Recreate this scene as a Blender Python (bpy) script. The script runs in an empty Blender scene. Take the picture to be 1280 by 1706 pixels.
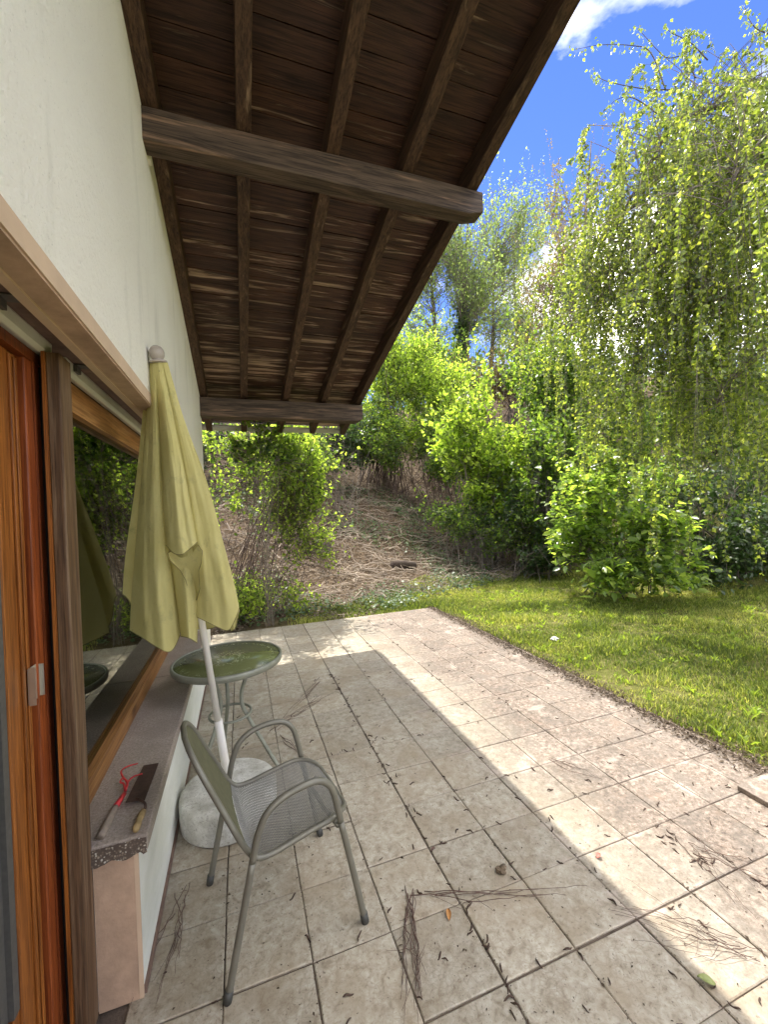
import bpy, bmesh, math, random
import numpy as np
from mathutils import Vector, Matrix
from mathutils.noise import noise as mnoise

random.seed(7)
rng = np.random.default_rng(7)
S = bpy.context.scene
C = S.collection

# ------------------------------------------------------------------ camera
CAMZ = 1.63
F = 686.0
CAX = np.array([[0.94320197, 0.03753531, -0.33009263],
                [-0.33022659, -0.00275189, -0.94389768],
                [-0.03633787, 0.99929151, 0.00979957]])
CAMP = np.array([0, 0, CAMZ])
cd = bpy.data.cameras.new('camera')
cam = bpy.data.objects.new('camera', cd)
C.objects.link(cam)
M4 = Matrix.Identity(4)
for i in range(3):
    for j in range(3):
        M4[i][j] = CAX[i, j]
    M4[i][3] = CAMP[i]
cam.matrix_world = M4
cd.sensor_fit = 'VERTICAL'
cd.sensor_height = 36.0
cd.lens = F / 1706 * 36
cd.clip_start = 0.02
cd.clip_end = 2000
S.camera = cam

# ------------------------------------------------------------------ sky and sun
SUN_EL, SUN_AZ = math.radians(61.5), math.radians(1.6)
SUN_STR, SKY_STR, EXPO = 2.0, 0.15, 2.08
S.view_settings.view_transform = 'Standard'
S.view_settings.look = 'None'
S.view_settings.gamma = 1
S.view_settings.use_curve_mapping = False
S.view_settings.exposure = EXPO
W = bpy.data.worlds.new('World')
S.world = W
W.use_nodes = True
nt = W.node_tree
nt.nodes.clear()


def N(t, kind, **kw):
    n = t.nodes.new(kind)
    for k, v in kw.items():
        if k.startswith('i_'):
            n.inputs[k[2:].replace('_', ' ')].default_value = v
        else:
            setattr(n, k, v)
    return n


def ramp(t, stops, fac=None):
    n = t.nodes.new('ShaderNodeValToRGB')
    cr = n.color_ramp
    while len(cr.elements) > 1:
        cr.elements.remove(cr.elements[-1])
    for i, (p, c) in enumerate(stops):
        e = cr.elements[0] if i == 0 else cr.elements.new(p)
        e.position = p
        e.color = (c, c, c, 1) if isinstance(c, (int, float)) else (*c, 1)
    if fac is not None:
        t.links.new(fac, n.inputs[0])
    return n.outputs[0]


def math_(t, op, a, b=None, c=None):
    n = t.nodes.new('ShaderNodeMath')
    n.operation = op
    for i, v in enumerate((a, b, c)):
        if v is None:
            continue
        if isinstance(v, (int, float)):
            n.inputs[i].default_value = v
        else:
            t.links.new(v, n.inputs[i])
    return n.outputs[0]


def mixc(t, fac, a, b, mode='MIX'):
    n = t.nodes.new('ShaderNodeMix')
    n.data_type = 'RGBA'
    n.blend_type = mode
    n.clamp_factor = True
    for s, v in ((0, fac), (6, a), (7, b)):
        if isinstance(v, (int, float)):
            n.inputs[s].default_value = v
        elif isinstance(v, tuple):
            n.inputs[s].default_value = (*v, 1)
        else:
            t.links.new(v, n.inputs[s])
    return n.outputs[2]


def ray(px, py):
    return CAX @ (np.array([px - 640.0, -(py - 853.0), -F]) / F)


def at(px, py, depth):
    return CAMP + ray(px, py) * depth


def on(px, py, axis, val):
    r = ray(px, py)
    return CAMP + r * ((val - CAMP[axis]) / r[axis])


sky = N(nt, 'ShaderNodeTexSky', sky_type='NISHITA', sun_disc=False, sun_elevation=SUN_EL, sun_rotation=SUN_AZ,
        air_density=1.0, dust_density=0.0, ozone_density=4.0, altitude=500)
hs = N(nt, 'ShaderNodeHueSaturation')
hs.inputs['Hue'].default_value = 0.518
hs.inputs['Saturation'].default_value = 1.17
hs.inputs['Value'].default_value = 0.43
nt.links.new(sky.outputs[0], hs.inputs['Color'])
tc = N(nt, 'ShaderNodeTexCoord')
mp = N(nt, 'ShaderNodeMapping')
mp.inputs['Scale'].default_value = (1, 1, 1.9)
nt.links.new(tc.outputs['Generated'], mp.inputs[0])
nz = N(nt, 'ShaderNodeTexNoise', i_Scale=3.2, i_Detail=9.0, i_Roughness=0.58, i_Distortion=0.3)
nt.links.new(mp.outputs[0], nz.inputs['Vector'])
tot = nz.outputs[0]
for (px, py, wd, amp) in ((1085, -50, 0.0080, 0.37), (960, 430, 0.010, 0.20), (1225, 380, 0.022, 0.27), (930, 85, 0.0020, 0.22), (870, 210, 0.022, -0.40), (1200, 130, 0.012, -0.26), (700, 560, 0.03, -0.16)):
    d = ray(px, py)
    d = d / np.linalg.norm(d)
    vm = N(nt, 'ShaderNodeVectorMath', operation='DOT_PRODUCT')
    nt.links.new(tc.outputs['Generated'], vm.inputs[0])
    vm.inputs[1].default_value = tuple(d)
    g = math_(nt, 'SUBTRACT', 1.0, vm.outputs['Value'])
    g = math_(nt, 'DIVIDE', g, -wd)
    g = math_(nt, 'EXPONENT', g)
    g = math_(nt, 'MULTIPLY', g, amp)
    tot = math_(nt, 'ADD', tot, g)
mask = ramp(nt, [(0.435, 0.0), (0.50, 0.06), (0.57, 0.34), (0.66, 1.0)], tot)
cl = mixc(nt, mask, hs.outputs[0], (25.0, 23.7, 21.6))
bg = N(nt, 'ShaderNodeBackground')
bg.inputs[1].default_value = SKY_STR
nt.links.new(cl, bg.inputs[0])
out = N(nt, 'ShaderNodeOutputWorld')
nt.links.new(bg.outputs[0], out.inputs[0])

sd = bpy.data.lights.new('sun', 'SUN')
sd.energy = SUN_STR
sd.angle = math.radians(0.55)
sd.color = (1.0, 0.95, 0.86)
sun = bpy.data.objects.new('sun', sd)
C.objects.link(sun)
tosun = Vector((math.sin(SUN_AZ) * math.cos(SUN_EL), math.cos(SUN_AZ) * math.cos(SUN_EL), math.sin(SUN_EL)))
sun.rotation_euler = tosun.to_track_quat('Z', 'Y').to_euler()
sun.location = (0, 30, 40)


# ------------------------------------------------------------------ object helpers
def tag(o, label=None, cat=None, group=None, kind=None):
    if label:
        o['label'] = label
    if cat:
        o['category'] = cat
    if group:
        o['group'] = group
    if kind:
        o['kind'] = kind
    return o


def link(name, me, mat, parent=None, **kw):
    o = bpy.data.objects.new(name, me)
    C.objects.link(o)
    if mat is not None and not me.materials:
        me.materials.append(mat)
    if parent is not None:
        o.parent = parent
        if parent.type == 'EMPTY' and parent.location.length > 0:
            o.matrix_parent_inverse = Matrix.Translation(-parent.location)
    tag(o, **kw)
    return o


def empty(name, loc, label, cat, group=None):
    o = bpy.data.objects.new(name, None)
    C.objects.link(o)
    o.location = loc
    o.empty_display_size = 0.1
    return tag(o, label, cat, group)


class MB:
    def __init__(self):
        self.v = []
        self.f = []
        self.sm = []

    def add(self, vs, fs, smooth=False):
        b = len(self.v)
        self.v.extend([tuple(map(float, p)) for p in vs])
        self.f.extend([tuple(i + b for i in f) for f in fs])
        self.sm.extend([smooth] * len(fs))
        return self

    def box(self, x0, x1, y0, y1, z0, z1):
        vs = [(x, y, z) for z in (z0, z1) for y in (y0, y1) for x in (x0, x1)]
        return self.add(vs, [(0, 2, 3, 1), (4, 5, 7, 6), (0, 1, 5, 4), (2, 6, 7, 3), (0, 4, 6, 2), (1, 3, 7, 5)])

    def prism(self, pts, axis, a, b):
        """polygon pts (2D, in the two other axes) extruded along axis from a to b"""
        def mk(p, t):
            q = list(p)
            q.insert(axis, t)
            return q
        n = len(pts)
        vs = [mk(p, a) for p in pts] + [mk(p, b) for p in pts]
        fs = [tuple(range(n))[::-1], tuple(range(n, 2 * n))]
        fs += [(i, (i + 1) % n, n + (i + 1) % n, n + i) for i in range(n)]
        return self.add(vs, fs)

    def tube(self, pts, r, n=8, cap=True, closed=False):
        P = [Vector(p) for p in pts]
        m = len(P)
        if m < 2:
            return self
        R = r if hasattr(r, '__len__') else [r] * m
        vs = []
        up = None
        for i in range(m):
            if closed:
                t = P[(i + 1) % m] - P[i - 1]
            else:
                t = P[min(i + 1, m - 1)] - P[max(i - 1, 0)]
            if t.length < 1e-9:
                t = Vector((0, 0, 1))
            t.normalize()
            if up is None:
                a = Vector((0, 0, 1)) if abs(t.z) < 0.9 else Vector((1, 0, 0))
                up = t.cross(a).normalized()
            else:
                up = up - t * up.dot(t)
                if up.length < 1e-6:
                    up = t.orthogonal()
                up.normalize()
            w = t.cross(up)
            for k in range(n):
                a = 2 * math.pi * k / n
                vs.append(P[i] + (up * math.cos(a) + w * math.sin(a)) * R[i])
        fs = []
        for i in range(m if closed else m - 1):
            j = (i + 1) % m
            for k in range(n):
                k2 = (k + 1) % n
                fs.append((i * n + k, i * n + k2, j * n + k2, j * n + k))
        if cap and not closed:
            fs.append(tuple(range(n))[::-1])
            fs.append(tuple((m - 1) * n + k for k in range(n)))
        return self.add(vs, fs, True)

    def lathe(self, prof, c, n=48, cap=True):
        vs = []
        for (r, z) in prof:
            for k in range(n):
                a = 2 * math.pi * k / n
                vs.append((c[0] + r * math.cos(a), c[1] + r * math.sin(a), c[2] + z))
        fs = []
        for i in range(len(prof) - 1):
            for k in range(n):
                k2 = (k + 1) % n
                fs.append((i * n + k, i * n + k2, (i + 1) * n + k2, (i + 1) * n + k))
        if cap:
            fs.append(tuple(range(n))[::-1])
            fs.append(tuple((len(prof) - 1) * n + k for k in range(n)))
        return self.add(vs, fs, True)

    def grid(self, P):
        """P[i][j] points"""
        a, b = len(P), len(P[0])
        vs = [p for row in P for p in row]
        fs = [(i * b + j, i * b + j + 1, (i + 1) * b + j + 1, (i + 1) * b + j) for i in range(a - 1) for j in range(b - 1)]
        return self.add(vs, fs, True)

    def mesh(self, name):
        me = bpy.data.meshes.new(name)
        me.from_pydata(self.v, [], self.f)
        me.polygons.foreach_set('use_smooth', self.sm)
        me.update()
        return me

    def build(self, name, mat, parent=None, bevel=0, **kw):
        o = link(name, self.mesh(name), mat, parent, **kw)
        if bevel:
            b = o.modifiers.new('bevel', 'BEVEL')
            b.width = bevel
            b.segments = 2
            b.limit_method = 'ANGLE'
            b.angle_limit = math.radians(50)
        return o


def npmesh(name, V, Fi, rnd=None, smooth=False):
    """V (n,3), Fi (m,3) triangles"""
    me = bpy.data.meshes.new(name)
    V = np.ascontiguousarray(V, dtype=np.float32)
    Fi = np.ascontiguousarray(Fi, dtype=np.int32)
    me.vertices.add(len(V))
    me.vertices.foreach_set('co', V.ravel())
    me.loops.add(Fi.size)
    me.loops.foreach_set('vertex_index', Fi.ravel())
    me.polygons.add(len(Fi))
    me.polygons.foreach_set('loop_start', np.arange(0, Fi.size, 3, dtype=np.int32))
    if smooth:
        me.polygons.foreach_set('use_smooth', np.ones(len(Fi), dtype=bool))
    me.update(calc_edges=True)
    if rnd is not None:
        at_ = me.attributes.new('rnd', 'FLOAT', 'POINT')
        at_.data.foreach_set('value', np.ascontiguousarray(rnd, dtype=np.float32))
    return me


# ------------------------------------------------------------------ materials
MATS = {}


class Mat:
    def __init__(self, name):
        self.m = bpy.data.materials.new(name)
        self.m.use_nodes = True
        self.t = self.m.node_tree
        self.b = self.t.nodes['Principled BSDF']
        self.out = self.t.nodes['Material Output']
        self._pos = None
        MATS[name] = self.m

    def pos(self, scale=(1, 1, 1), rnd=False):
        t = self.t
        g = t.nodes.new('ShaderNodeNewGeometry')
        v = g.outputs['Position']
        if rnd:
            oi = t.nodes.new('ShaderNodeObjectInfo')
            k = math_(t, 'MULTIPLY', oi.outputs['Random'], 40.0)
            a = N(t, 'ShaderNodeVectorMath', operation='ADD')
            t.links.new(v, a.inputs[0])
            t.links.new(k, a.inputs[1])
            v = a.outputs[0]
        m = t.nodes.new('ShaderNodeMapping')
        m.inputs['Scale'].default_value = scale
        t.links.new(v, m.inputs[0])
        return m.outputs[0]

    def rand(self):
        return self.t.nodes.new('ShaderNodeObjectInfo').outputs['Random']

    def noise(self, scale, vec=None, detail=6.0, rough=0.6, dist=0.0):
        n = N(self.t, 'ShaderNodeTexNoise', i_Scale=scale, i_Detail=detail, i_Roughness=rough, i_Distortion=dist)
        self.t.links.new(vec if vec is not None else self.pos(), n.inputs['Vector'])
        return n.outputs[0]

    def voro(self, scale, vec=None, feature='F1', out='Distance'):
        n = N(self.t, 'ShaderNodeTexVoronoi', feature=feature)
        n.inputs['Scale'].default_value = scale
        self.t.links.new(vec if vec is not None else self.pos(), n.inputs['Vector'])
        return n.outputs[out]

    def set(self, name, v):
        s = self.b.inputs[name]
        if isinstance(v, tuple):
            s.default_value = (*v, 1)
        elif isinstance(v, (int, float)):
            s.default_value = v
        else:
            self.t.links.new(v, s)
        return self

    def bump(self, h, strength=0.3, dist=0.01, prev=None):
        n = N(self.t, 'ShaderNodeBump')
        n.inputs['Strength'].default_value = strength
        n.inputs['Distance'].default_value = dist
        self.t.links.new(h, n.inputs['Height'])
        self.t.links.new(n.outputs[0], self.b.inputs['Normal'])
        return self


def simple(name, col, rough=0.6, metal=0.0, var=0.25, scale=30, bump=0.1):
    m = Mat(name)
    n = m.noise(scale)
    lo = tuple(c * (1 - var) for c in col)
    hi = tuple(min(1, c * (1 + var)) for c in col)
    m.set('Base Color', ramp(m.t, [(0.3, lo), (0.7, hi)], n))
    m.set('Roughness', rough).set('Metallic', metal)
    if bump:
        m.bump(m.noise(scale * 4), bump, 0.004)
    return m.m


def wood(name, dark, mid, light, axis, streak=(0.60, 0.72), rough=0.6, scale=3.0, bump=0.25, stretch=14.0, far=False, spec=0.3):
    m = Mat(name)
    sc = [stretch] * 3
    sc[axis] = 0.9
    v = m.pos(tuple(sc), rnd=True)
    n1 = m.noise(scale, v, 8, 0.62, 0.6)
    n2 = m.noise(scale * 0.45, v, 5, 0.6, 1.2)
    c = ramp(m.t, [(0.30, dark), (0.60, mid)], n1)
    sc3 = [stretch * 5] * 3
    sc3[axis] = 1.6
    n3 = m.noise(scale * 0.7, m.pos(tuple(sc3), rnd=True), 5, 0.7, 0.3)
    c = mixc(m.t, ramp(m.t, [(0.36, 0.85), (0.52, 0.0)], n3), c, tuple(x * 0.55 for x in dark))
    big = m.noise(0.9, m.pos((1, 1, 1), rnd=True), 4, 0.6)
    if far:
        # peeling of the old stain is worst towards the eave
        sep = N(m.t, 'ShaderNodeSeparateXYZ')
        g = N(m.t, 'ShaderNodeNewGeometry')
        m.t.links.new(g.outputs['Position'], sep.inputs[0])
        f = math_(m.t, 'MULTIPLY', math_(m.t, 'SUBTRACT', sep.outputs[1], 3.1), 0.06)
        f = math_(m.t, 'MINIMUM', f, 0.08)
        f = math_(m.t, 'MAXIMUM', f, -0.10)
        n2 = math_(m.t, 'ADD', n2, f)
    n2 = math_(m.t, 'ADD', n2, math_(m.t, 'MULTIPLY', math_(m.t, 'SUBTRACT', big, 0.5), 0.25))
    s = ramp(m.t, [(streak[0], 0.0), (streak[1], 1.0)], n2)
    s = math_(m.t, 'MULTIPLY', s, ramp(m.t, [(0.35, 0.25), (0.6, 1.0)], n1))
    c = mixc(m.t, s, c, light)
    kn = m.voro(1.1, m.pos(tuple(2.2 if i != axis else 1.3 for i in range(3)), rnd=True))
    c = mixc(m.t, ramp(m.t, [(0.03, 0.8), (0.10, 0.0)], kn), c, tuple(x * 0.5 for x in dark))
    hv = math_(m.t, 'MULTIPLY', math_(m.t, 'SUBTRACT', m.rand(), 0.5), 0.5)
    c2 = N(m.t, 'ShaderNodeHueSaturation')
    m.t.links.new(c, c2.inputs['Color'])
    m.t.links.new(math_(m.t, 'ADD', hv, 1.0), c2.inputs['Value'])
    m.set('Base Color', c2.outputs[0]).set('Roughness', rough)
    m.set('Specular IOR Level', spec)
    m.bump(n1, bump, 0.006)
    return m.m


BOARD = wood('board_wood', (0.022, 0.010, 0.006), (0.086, 0.039, 0.023), (0.40, 0.285, 0.20), 0, (0.565, 0.68), 0.55, 3.0, 0.45, 12.0, far=True)
RAFTER = wood('rafter_wood', (0.024, 0.012, 0.007), (0.085, 0.046, 0.027), (0.26, 0.18, 0.12), 1, (0.60, 0.78), 0.65)
PURLIN = wood('purlin_wood', (0.028, 0.018, 0.013), (0.115, 0.078, 0.056), (0.33, 0.20, 0.13), 0, (0.56, 0.74), 0.7, 3.0, 0.4, 11.0)
DOORW = wood('orange_door_wood', (0.17, 0.050, 0.010), (0.40, 0.135, 0.026), (0.52, 0.22, 0.06), 2, (0.66, 0.8), 0.38, 3.5, 0.12, 22.0, spec=0.4)
REDW = wood('red_door_wood', (0.13, 0.028, 0.008), (0.27, 0.066, 0.016), (0.36, 0.12, 0.04), 2, (0.68, 0.8), 0.38, 3.5, 0.12, 22.0, spec=0.4)
POSTW = wood('weathered_post_wood', (0.065, 0.034, 0.017), (0.145, 0.080, 0.040), (0.23, 0.155, 0.095), 2, (0.5, 0.7), 0.65, 3.5, 0.2, 18.0)
RAILW = wood('window_rail_wood', (0.20, 0.080, 0.022), (0.38, 0.18, 0.060), (0.46, 0.27, 0.12), 1, (0.55, 0.72), 0.45, 3.5, 0.2, 22.0)

# rough-cast wall
m = Mat('roughcast_plaster')
n1 = m.noise(95, None, 5, 0.7)
n2 = m.noise(38, None, 6, 0.65)
big = m.noise(1.6, None, 5, 0.55)
c = ramp(m.t, [(0.3, (0.88, 0.84, 0.74)), (0.7, (0.92, 0.89, 0.80))], big)
pit_shade = ramp(m.t, [(0.27, 0.85), (0.37, 0.0)], n1)  # shade in the roughcast pits, painted into the colour
c = mixc(m.t, pit_shade, c, (0.40, 0.38, 0.33))
strk = ramp(m.t, [(0.56, 0.0), (0.80, 0.55)], m.noise(2.2, m.pos((3, 3, 0.5)), 6, 0.65))
c = mixc(m.t, strk, c, (0.55, 0.53, 0.45))
m.set('Base Color', c).set('Roughness', 0.95).set('Specular IOR Level', 0.1)
hh = math_(m.t, 'ADD', math_(m.t, 'MULTIPLY', n1, 0.5), n2)
m.bump(hh, 0.9, 0.016)
PLASTER = m.m

m = Mat('smooth_white_paint')
c = ramp(m.t, [(0.3, (0.66, 0.67, 0.60)), (0.7, (0.78, 0.78, 0.73))], m.noise(4, m.pos((1, 1, 3)), 6, 0.65))
c = mixc(m.t, ramp(m.t, [(0.66, 0.0), (0.74, 0.7)], m.noise(28, m.pos((1, 1, .4)), 5, 0.7)), c, (0.42, 0.41, 0.35))
m.set('Base Color', c).set('Roughness', 0.85)
m.bump(m.noise(60), 0.3, 0.005)
WHITEP = m.m

PINK = simple('tan_reveal_paint', (0.42, 0.285, 0.195), 0.85, 0, 0.22, 11, 0.6)
PINKL = simple('light_tan_band_paint', (0.54, 0.395, 0.275), 0.85, 0, 0.08, 9, 0.25)
STRIP = simple('brown_skirting', (0.16, 0.10, 0.075), 0.8, 0, 0.3, 20, 0.2)
SHUT = simple('ivory_shutter_slat', (0.62, 0.62, 0.53), 0.4, 0, 0.08, 9, 0.02)
DARK = simple('dark_gap_shade', (0.012, 0.010, 0.008), 0.9, 0, 0.2, 10, 0)  # near-black colour standing in for the shade inside narrow gaps
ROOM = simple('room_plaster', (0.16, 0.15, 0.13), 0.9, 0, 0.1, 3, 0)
GUTTER = simple('grey_gutter_metal', (0.55, 0.55, 0.53), 0.5, 0.2, 0.1, 6, 0.02)
ROOFTILE = simple('roof_covering_red', (0.20, 0.09, 0.06), 0.85, 0, 0.3, 8, 0.3)
LATCH = simple('latch_aluminium', (0.72, 0.70, 0.66), 0.3, 0.9, 0.05, 30, 0)
SEAL = simple('grey_rubber_seal', (0.085, 0.080, 0.072), 0.6, 0, 0.15, 60, 0.1)
CHAIRM = simple('grey_green_metal', (0.185, 0.175, 0.140), 0.45, 0.35, 0.10, 20, 0.03)
MESHM = simple('expanded_metal', (0.215, 0.21, 0.19), 0.5, 0.4, 0.10, 20, 0)
MESHG = simple('expanded_metal_olive', (0.115, 0.11, 0.058), 0.55, 0.25, 0.15, 20, 0)  # darker olive tone than the seat mesh
RUBBER = simple('dark_rubber', (0.05, 0.05, 0.045), 0.6, 0, 0.2, 30, 0)
TABLEM = simple('table_metal', (0.25, 0.255, 0.205), 0.5, 0.3, 0.15, 14, 0.05)
KNOB = simple('beige_plastic_knob', (0.36, 0.31, 0.265), 0.35, 0, 0.1, 20, 0)
REDM = simple('red_painted_steel', (0.55, 0.03, 0.035), 0.45, 0.1, 0.25, 40, 0.1)
RUST = simple('rusty_brown_steel', (0.075, 0.042, 0.030), 0.7, 0.3, 0.35, 40, 0.2)
GREYH = simple('grey_wooden_handle', (0.27, 0.215, 0.165), 0.75, 0, 0.2, 30, 0.15)
YELH = simple('worn_yellow_handle', (0.33, 0.23, 0.10), 0.7, 0, 0.45, 30, 0.2)
CATK = simple('brown_catkin', (0.060, 0.036, 0.024), 0.85, 0, 0.4, 60, 0.2)
TWIGM = simple('dry_twig_bark', (0.105, 0.060, 0.045), 0.8, 0, 0.35, 40, 0.2)
STONE = simple('brown_stone', (0.13, 0.095, 0.06), 0.9, 0, 0.35, 40, 0.5)
PALEST = simple('pale_stone', (0.55, 0.53, 0.50), 0.85, 0, 0.15, 40, 0.3)
PETAL = simple('coral_red_petal', (0.75, 0.16, 0.12), 0.6, 0, 0.1, 40, 0)
DRYLEAF = simple('orange_dry_leaf', (0.42, 0.20, 0.06), 0.6, 0, 0.2, 60, 0.1)
GRNLEAF = simple('fallen_green_leaf', (0.22, 0.25, 0.08), 0.5, 0, 0.2, 60, 0.1)
BARK = simple('dark_bark', (0.085, 0.068, 0.052), 0.9, 0, 0.4, 16, 0.6)
GBARK = simple('grey_twig_bark', (0.17, 0.14, 0.115), 0.85, 0, 0.3, 20, 0.2)
RBARK = simple('reddish_twig_bark', (0.095, 0.062, 0.048), 0.85, 0, 0.3, 20, 0.2)
PALEW = simple('pale_dead_wood', (0.29, 0.235, 0.18), 0.9, 0, 0.6, 1.6, 0.2)

# tiles: mottled cream stoneware; the open side beyond the roof is stained and encrusted
m = Mat('patio_tile')
t = m.t
P0 = m.pos()
sep = N(t, 'ShaderNodeSeparateXYZ')
t.links.new(P0, sep.inputs[0])
mott = m.noise(26, m.pos((1, 1, 1), rnd=True), 7, 0.68, 0.5)
fine = m.noise(95, P0, 4, 0.7)
base = ramp(t, [(0.30, (0.20, 0.165, 0.115)), (0.46, (0.345, 0.305, 0.235)), (0.66, (0.455, 0.42, 0.345))], mott)
base = mixc(t, ramp(t, [(0.30, 0.75), (0.45, 0.0)], fine), base, (0.17, 0.13, 0.092))
cr = m.voro(38, m.pos((1, 1, 1), rnd=True), 'DISTANCE_TO_EDGE')
base = mixc(t, math_(t, 'MULTIPLY', ramp(t, [(0.0, 0.45), (0.09, 0.0)], cr), ramp(t, [(0.4, 0.0), (0.6, 1.0)], m.noise(6, P0, 4, 0.6))), base, (0.22, 0.17, 0.12))
base = mixc(t, ramp(t, [(0.66, 0.0), (0.74, 0.85)], m.noise(60, m.pos((1, 1, 1), rnd=True), 3, 0.6)), base, (0.10, 0.075, 0.055))
# grime patches
gr = ramp(t, [(0.45, 0.0), (0.66, 0.7)], m.noise(3.2, P0, 7, 0.62, 0.4))
base = mixc(t, gr, base, (0.27, 0.215, 0.145))
# open side weathering
wx = math_(t, 'ADD', sep.outputs[0], math_(t, 'MULTIPLY', math_(t, 'SUBTRACT', m.noise(2.0, P0, 5, 0.6), 0.5), 0.8))
wxr = ramp(t, [(0.38, 0.0), (0.58, 1.0)], math_(t, 'MULTIPLY', wx, 0.30))
wst = ramp(t, [(0.38, (0.055, 0.042, 0.034)), (0.5, (0.205, 0.160, 0.128)), (0.62, (0.42, 0.345, 0.285))], m.noise(34, P0, 9, 0.85, 0.1))
wst = mixc(t, ramp(t, [(0.55, 0.0), (0.70, 0.75)], m.noise(4.5, P0, 8, 0.75, 0.1)), wst, (0.25, 0.165, 0.118))
wst = mixc(t, ramp(t, [(0.42, 0.65), (0.56, 0.0)], m.noise(7, P0, 9, 0.8, 0.1)), wst, (0.14, 0.122, 0.105))
base = mixc(t, math_(t, 'MULTIPLY', wxr, 0.92), base, wst)
# lime bloom: pale crust in blotches and along the joints
lb = math_(t, 'ADD', math_(t, 'MULTIPLY', m.noise(9, P0, 10, 0.8, 0.1), 0.6), math_(t, 'MULTIPLY', m.noise(2.6, P0, 4, 0.6), 0.4))
joint = []
for ax, o0 in ((0, 0.792), (1, 1.19)):
    k = math_(t, 'DIVIDE', math_(t, 'SUBTRACT', sep.outputs[ax], o0 - 30.17), 0.3017)
    fr = math_(t, 'ABSOLUTE', math_(t, 'SUBTRACT', math_(t, 'FRACT', k), 0.5))
    joint.append(ramp(t, [(0.41, 0.0), (0.49, 1.0)], fr))
jm = math_(t, 'MAXIMUM', joint[0], math_(t, 'MULTIPLY', joint[1], 0.8))
lbf = ramp(t, [(0.545, 0.0), (0.62, 1.0)], math_(t, 'ADD', lb, math_(t, 'MULTIPLY', math_(t, 'MULTIPLY', jm, ramp(t, [(0.40, 0.2), (0.60, 1.0)], m.noise(3.4, P0, 5, 0.7))), 0.115)))
lbf = math_(t, 'MULTIPLY', lbf, ramp(t, [(0.30, 0.0), (0.45, 0.75)], math_(t, 'MULTIPLY', wx, 0.30)))
base = mixc(t, lbf, base, (0.44, 0.37, 0.31))
hv = N(t, 'ShaderNodeHueSaturation')
t.links.new(base, hv.inputs['Color'])
t.links.new(math_(t, 'ADD', 0.90, math_(t, 'MULTIPLY', m.rand(), 0.2)), hv.inputs['Value'])
m.set('Base Color', hv.outputs[0])
m.set('Roughness', ramp(t, [(0.0, 0.50), (1.0, 0.9)], wxr)).set('Specular IOR Level', 0.3)
m.bump(math_(t, 'ADD', fine, mott), 0.28, 0.004)
TILE = m.m

m = Mat('joint_mortar')
c = ramp(m.t, [(0.35, (0.050, 0.036, 0.026)), (0.55, (0.13, 0.10, 0.075)), (0.7, (0.30, 0.26, 0.21))], m.noise(5, None, 6, 0.6))
m.set('Base Color', c).set('Roughness', 0.95)
m.bump(m.noise(90), 0.6, 0.01)
MORTAR = m.m

# sill of exposed aggregate concrete
m = Mat('sill_concrete')
n1 = m.noise(110, None, 5, 0.7)
c = ramp(m.t, [(0.3, (0.20, 0.16, 0.125)), (0.5, (0.36, 0.30, 0.245)), (0.68, (0.48, 0.41, 0.345))], n1)
c = mixc(m.t, ramp(m.t, [(0.4, 0.0), (0.65, 0.6)], m.noise(5, None, 5, 0.6)), c, (0.25, 0.205, 0.165))
m.set('Base Color', c).set('Roughness', 0.9)
m.bump(n1, 0.5, 0.004)
SILL = m.m
m = Mat('broken_aggregate')
vd = m.voro(130, None, 'F1', 'Color')
vdist = m.voro(130)
sp = N(m.t, 'ShaderNodeSeparateColor')
m.t.links.new(vd, sp.inputs[0])
c = ramp(m.t, [(0.0, (0.10, 0.07, 0.05)), (0.55, (0.20, 0.15, 0.11)), (0.75, (0.34, 0.29, 0.22)), (0.95, (0.55, 0.52, 0.45))], sp.outputs[0])
c = mixc(m.t, ramp(m.t, [(0.3, 0.0), (0.55, 1.0)], vdist), c, (0.09, 0.065, 0.05))
m.set('Base Color', c).set('Roughness', 0.9)
m.bump(vdist, -0.8, 0.008)
AGG = m.m

m = Mat('umbrella_base_concrete')
n1 = m.noise(75, None, 6, 0.75)
c = ramp(m.t, [(0.35, (0.40, 0.385, 0.33)), (0.6, (0.66, 0.65, 0.60))], m.noise(9, None, 7, 0.65))
c = mixc(m.t, ramp(m.t, [(0.33, 0.9), (0.45, 0.0)], n1), c, (0.20, 0.185, 0.15))
m.set('Base Color', c).set('Roughness', 0.95)
m.bump(n1, 0.6, 0.008)
UBASE = m.m

# canopy cloth
m = Mat('yellow_green_canvas')
big = m.noise(5, m.pos((1, 1, .7)), 6, 0.6)
c = ramp(m.t, [(0.3, (0.60, 0.535, 0.215)), (0.7, (0.69, 0.625, 0.285))], big)
st = ramp(m.t, [(0.56, 0.0), (0.70, 0.6)], m.noise(6, m.pos((1.3, 1.3, .8)), 9, 0.75, 0.5))
c = mixc(m.t, st, c, (0.30, 0.285, 0.14))
c = mixc(m.t, ramp(m.t, [(0.68, 0.0), (0.72, 0.5)], m.noise(70, None, 4, 0.6)), c, (0.20, 0.19, 0.10))
m.set('Base Color', c).set('Roughness', 0.9).set('Specular IOR Level', 0.1)
wv = m.noise(420, None, 2, 0.5)
m.bump(math_(m.t, 'ADD', wv, math_(m.t, 'MULTIPLY', m.noise(16, m.pos((1, 1, .35)), 4, 0.5), 4.0)), 0.30, 0.006)
tr = N(m.t, 'ShaderNodeBsdfTranslucent')
m.t.links.new(c, tr.inputs[0])
mx = N(m.t, 'ShaderNodeMixShader')
mx.inputs[0].default_value = 0.22
m.t.links.new(m.b.outputs[0], mx.inputs[1])
m.t.links.new(tr.outputs[0], mx.inputs[2])
m.t.links.new(mx.outputs[0], m.out.inputs[0])
CLOTH = m.m
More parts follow.
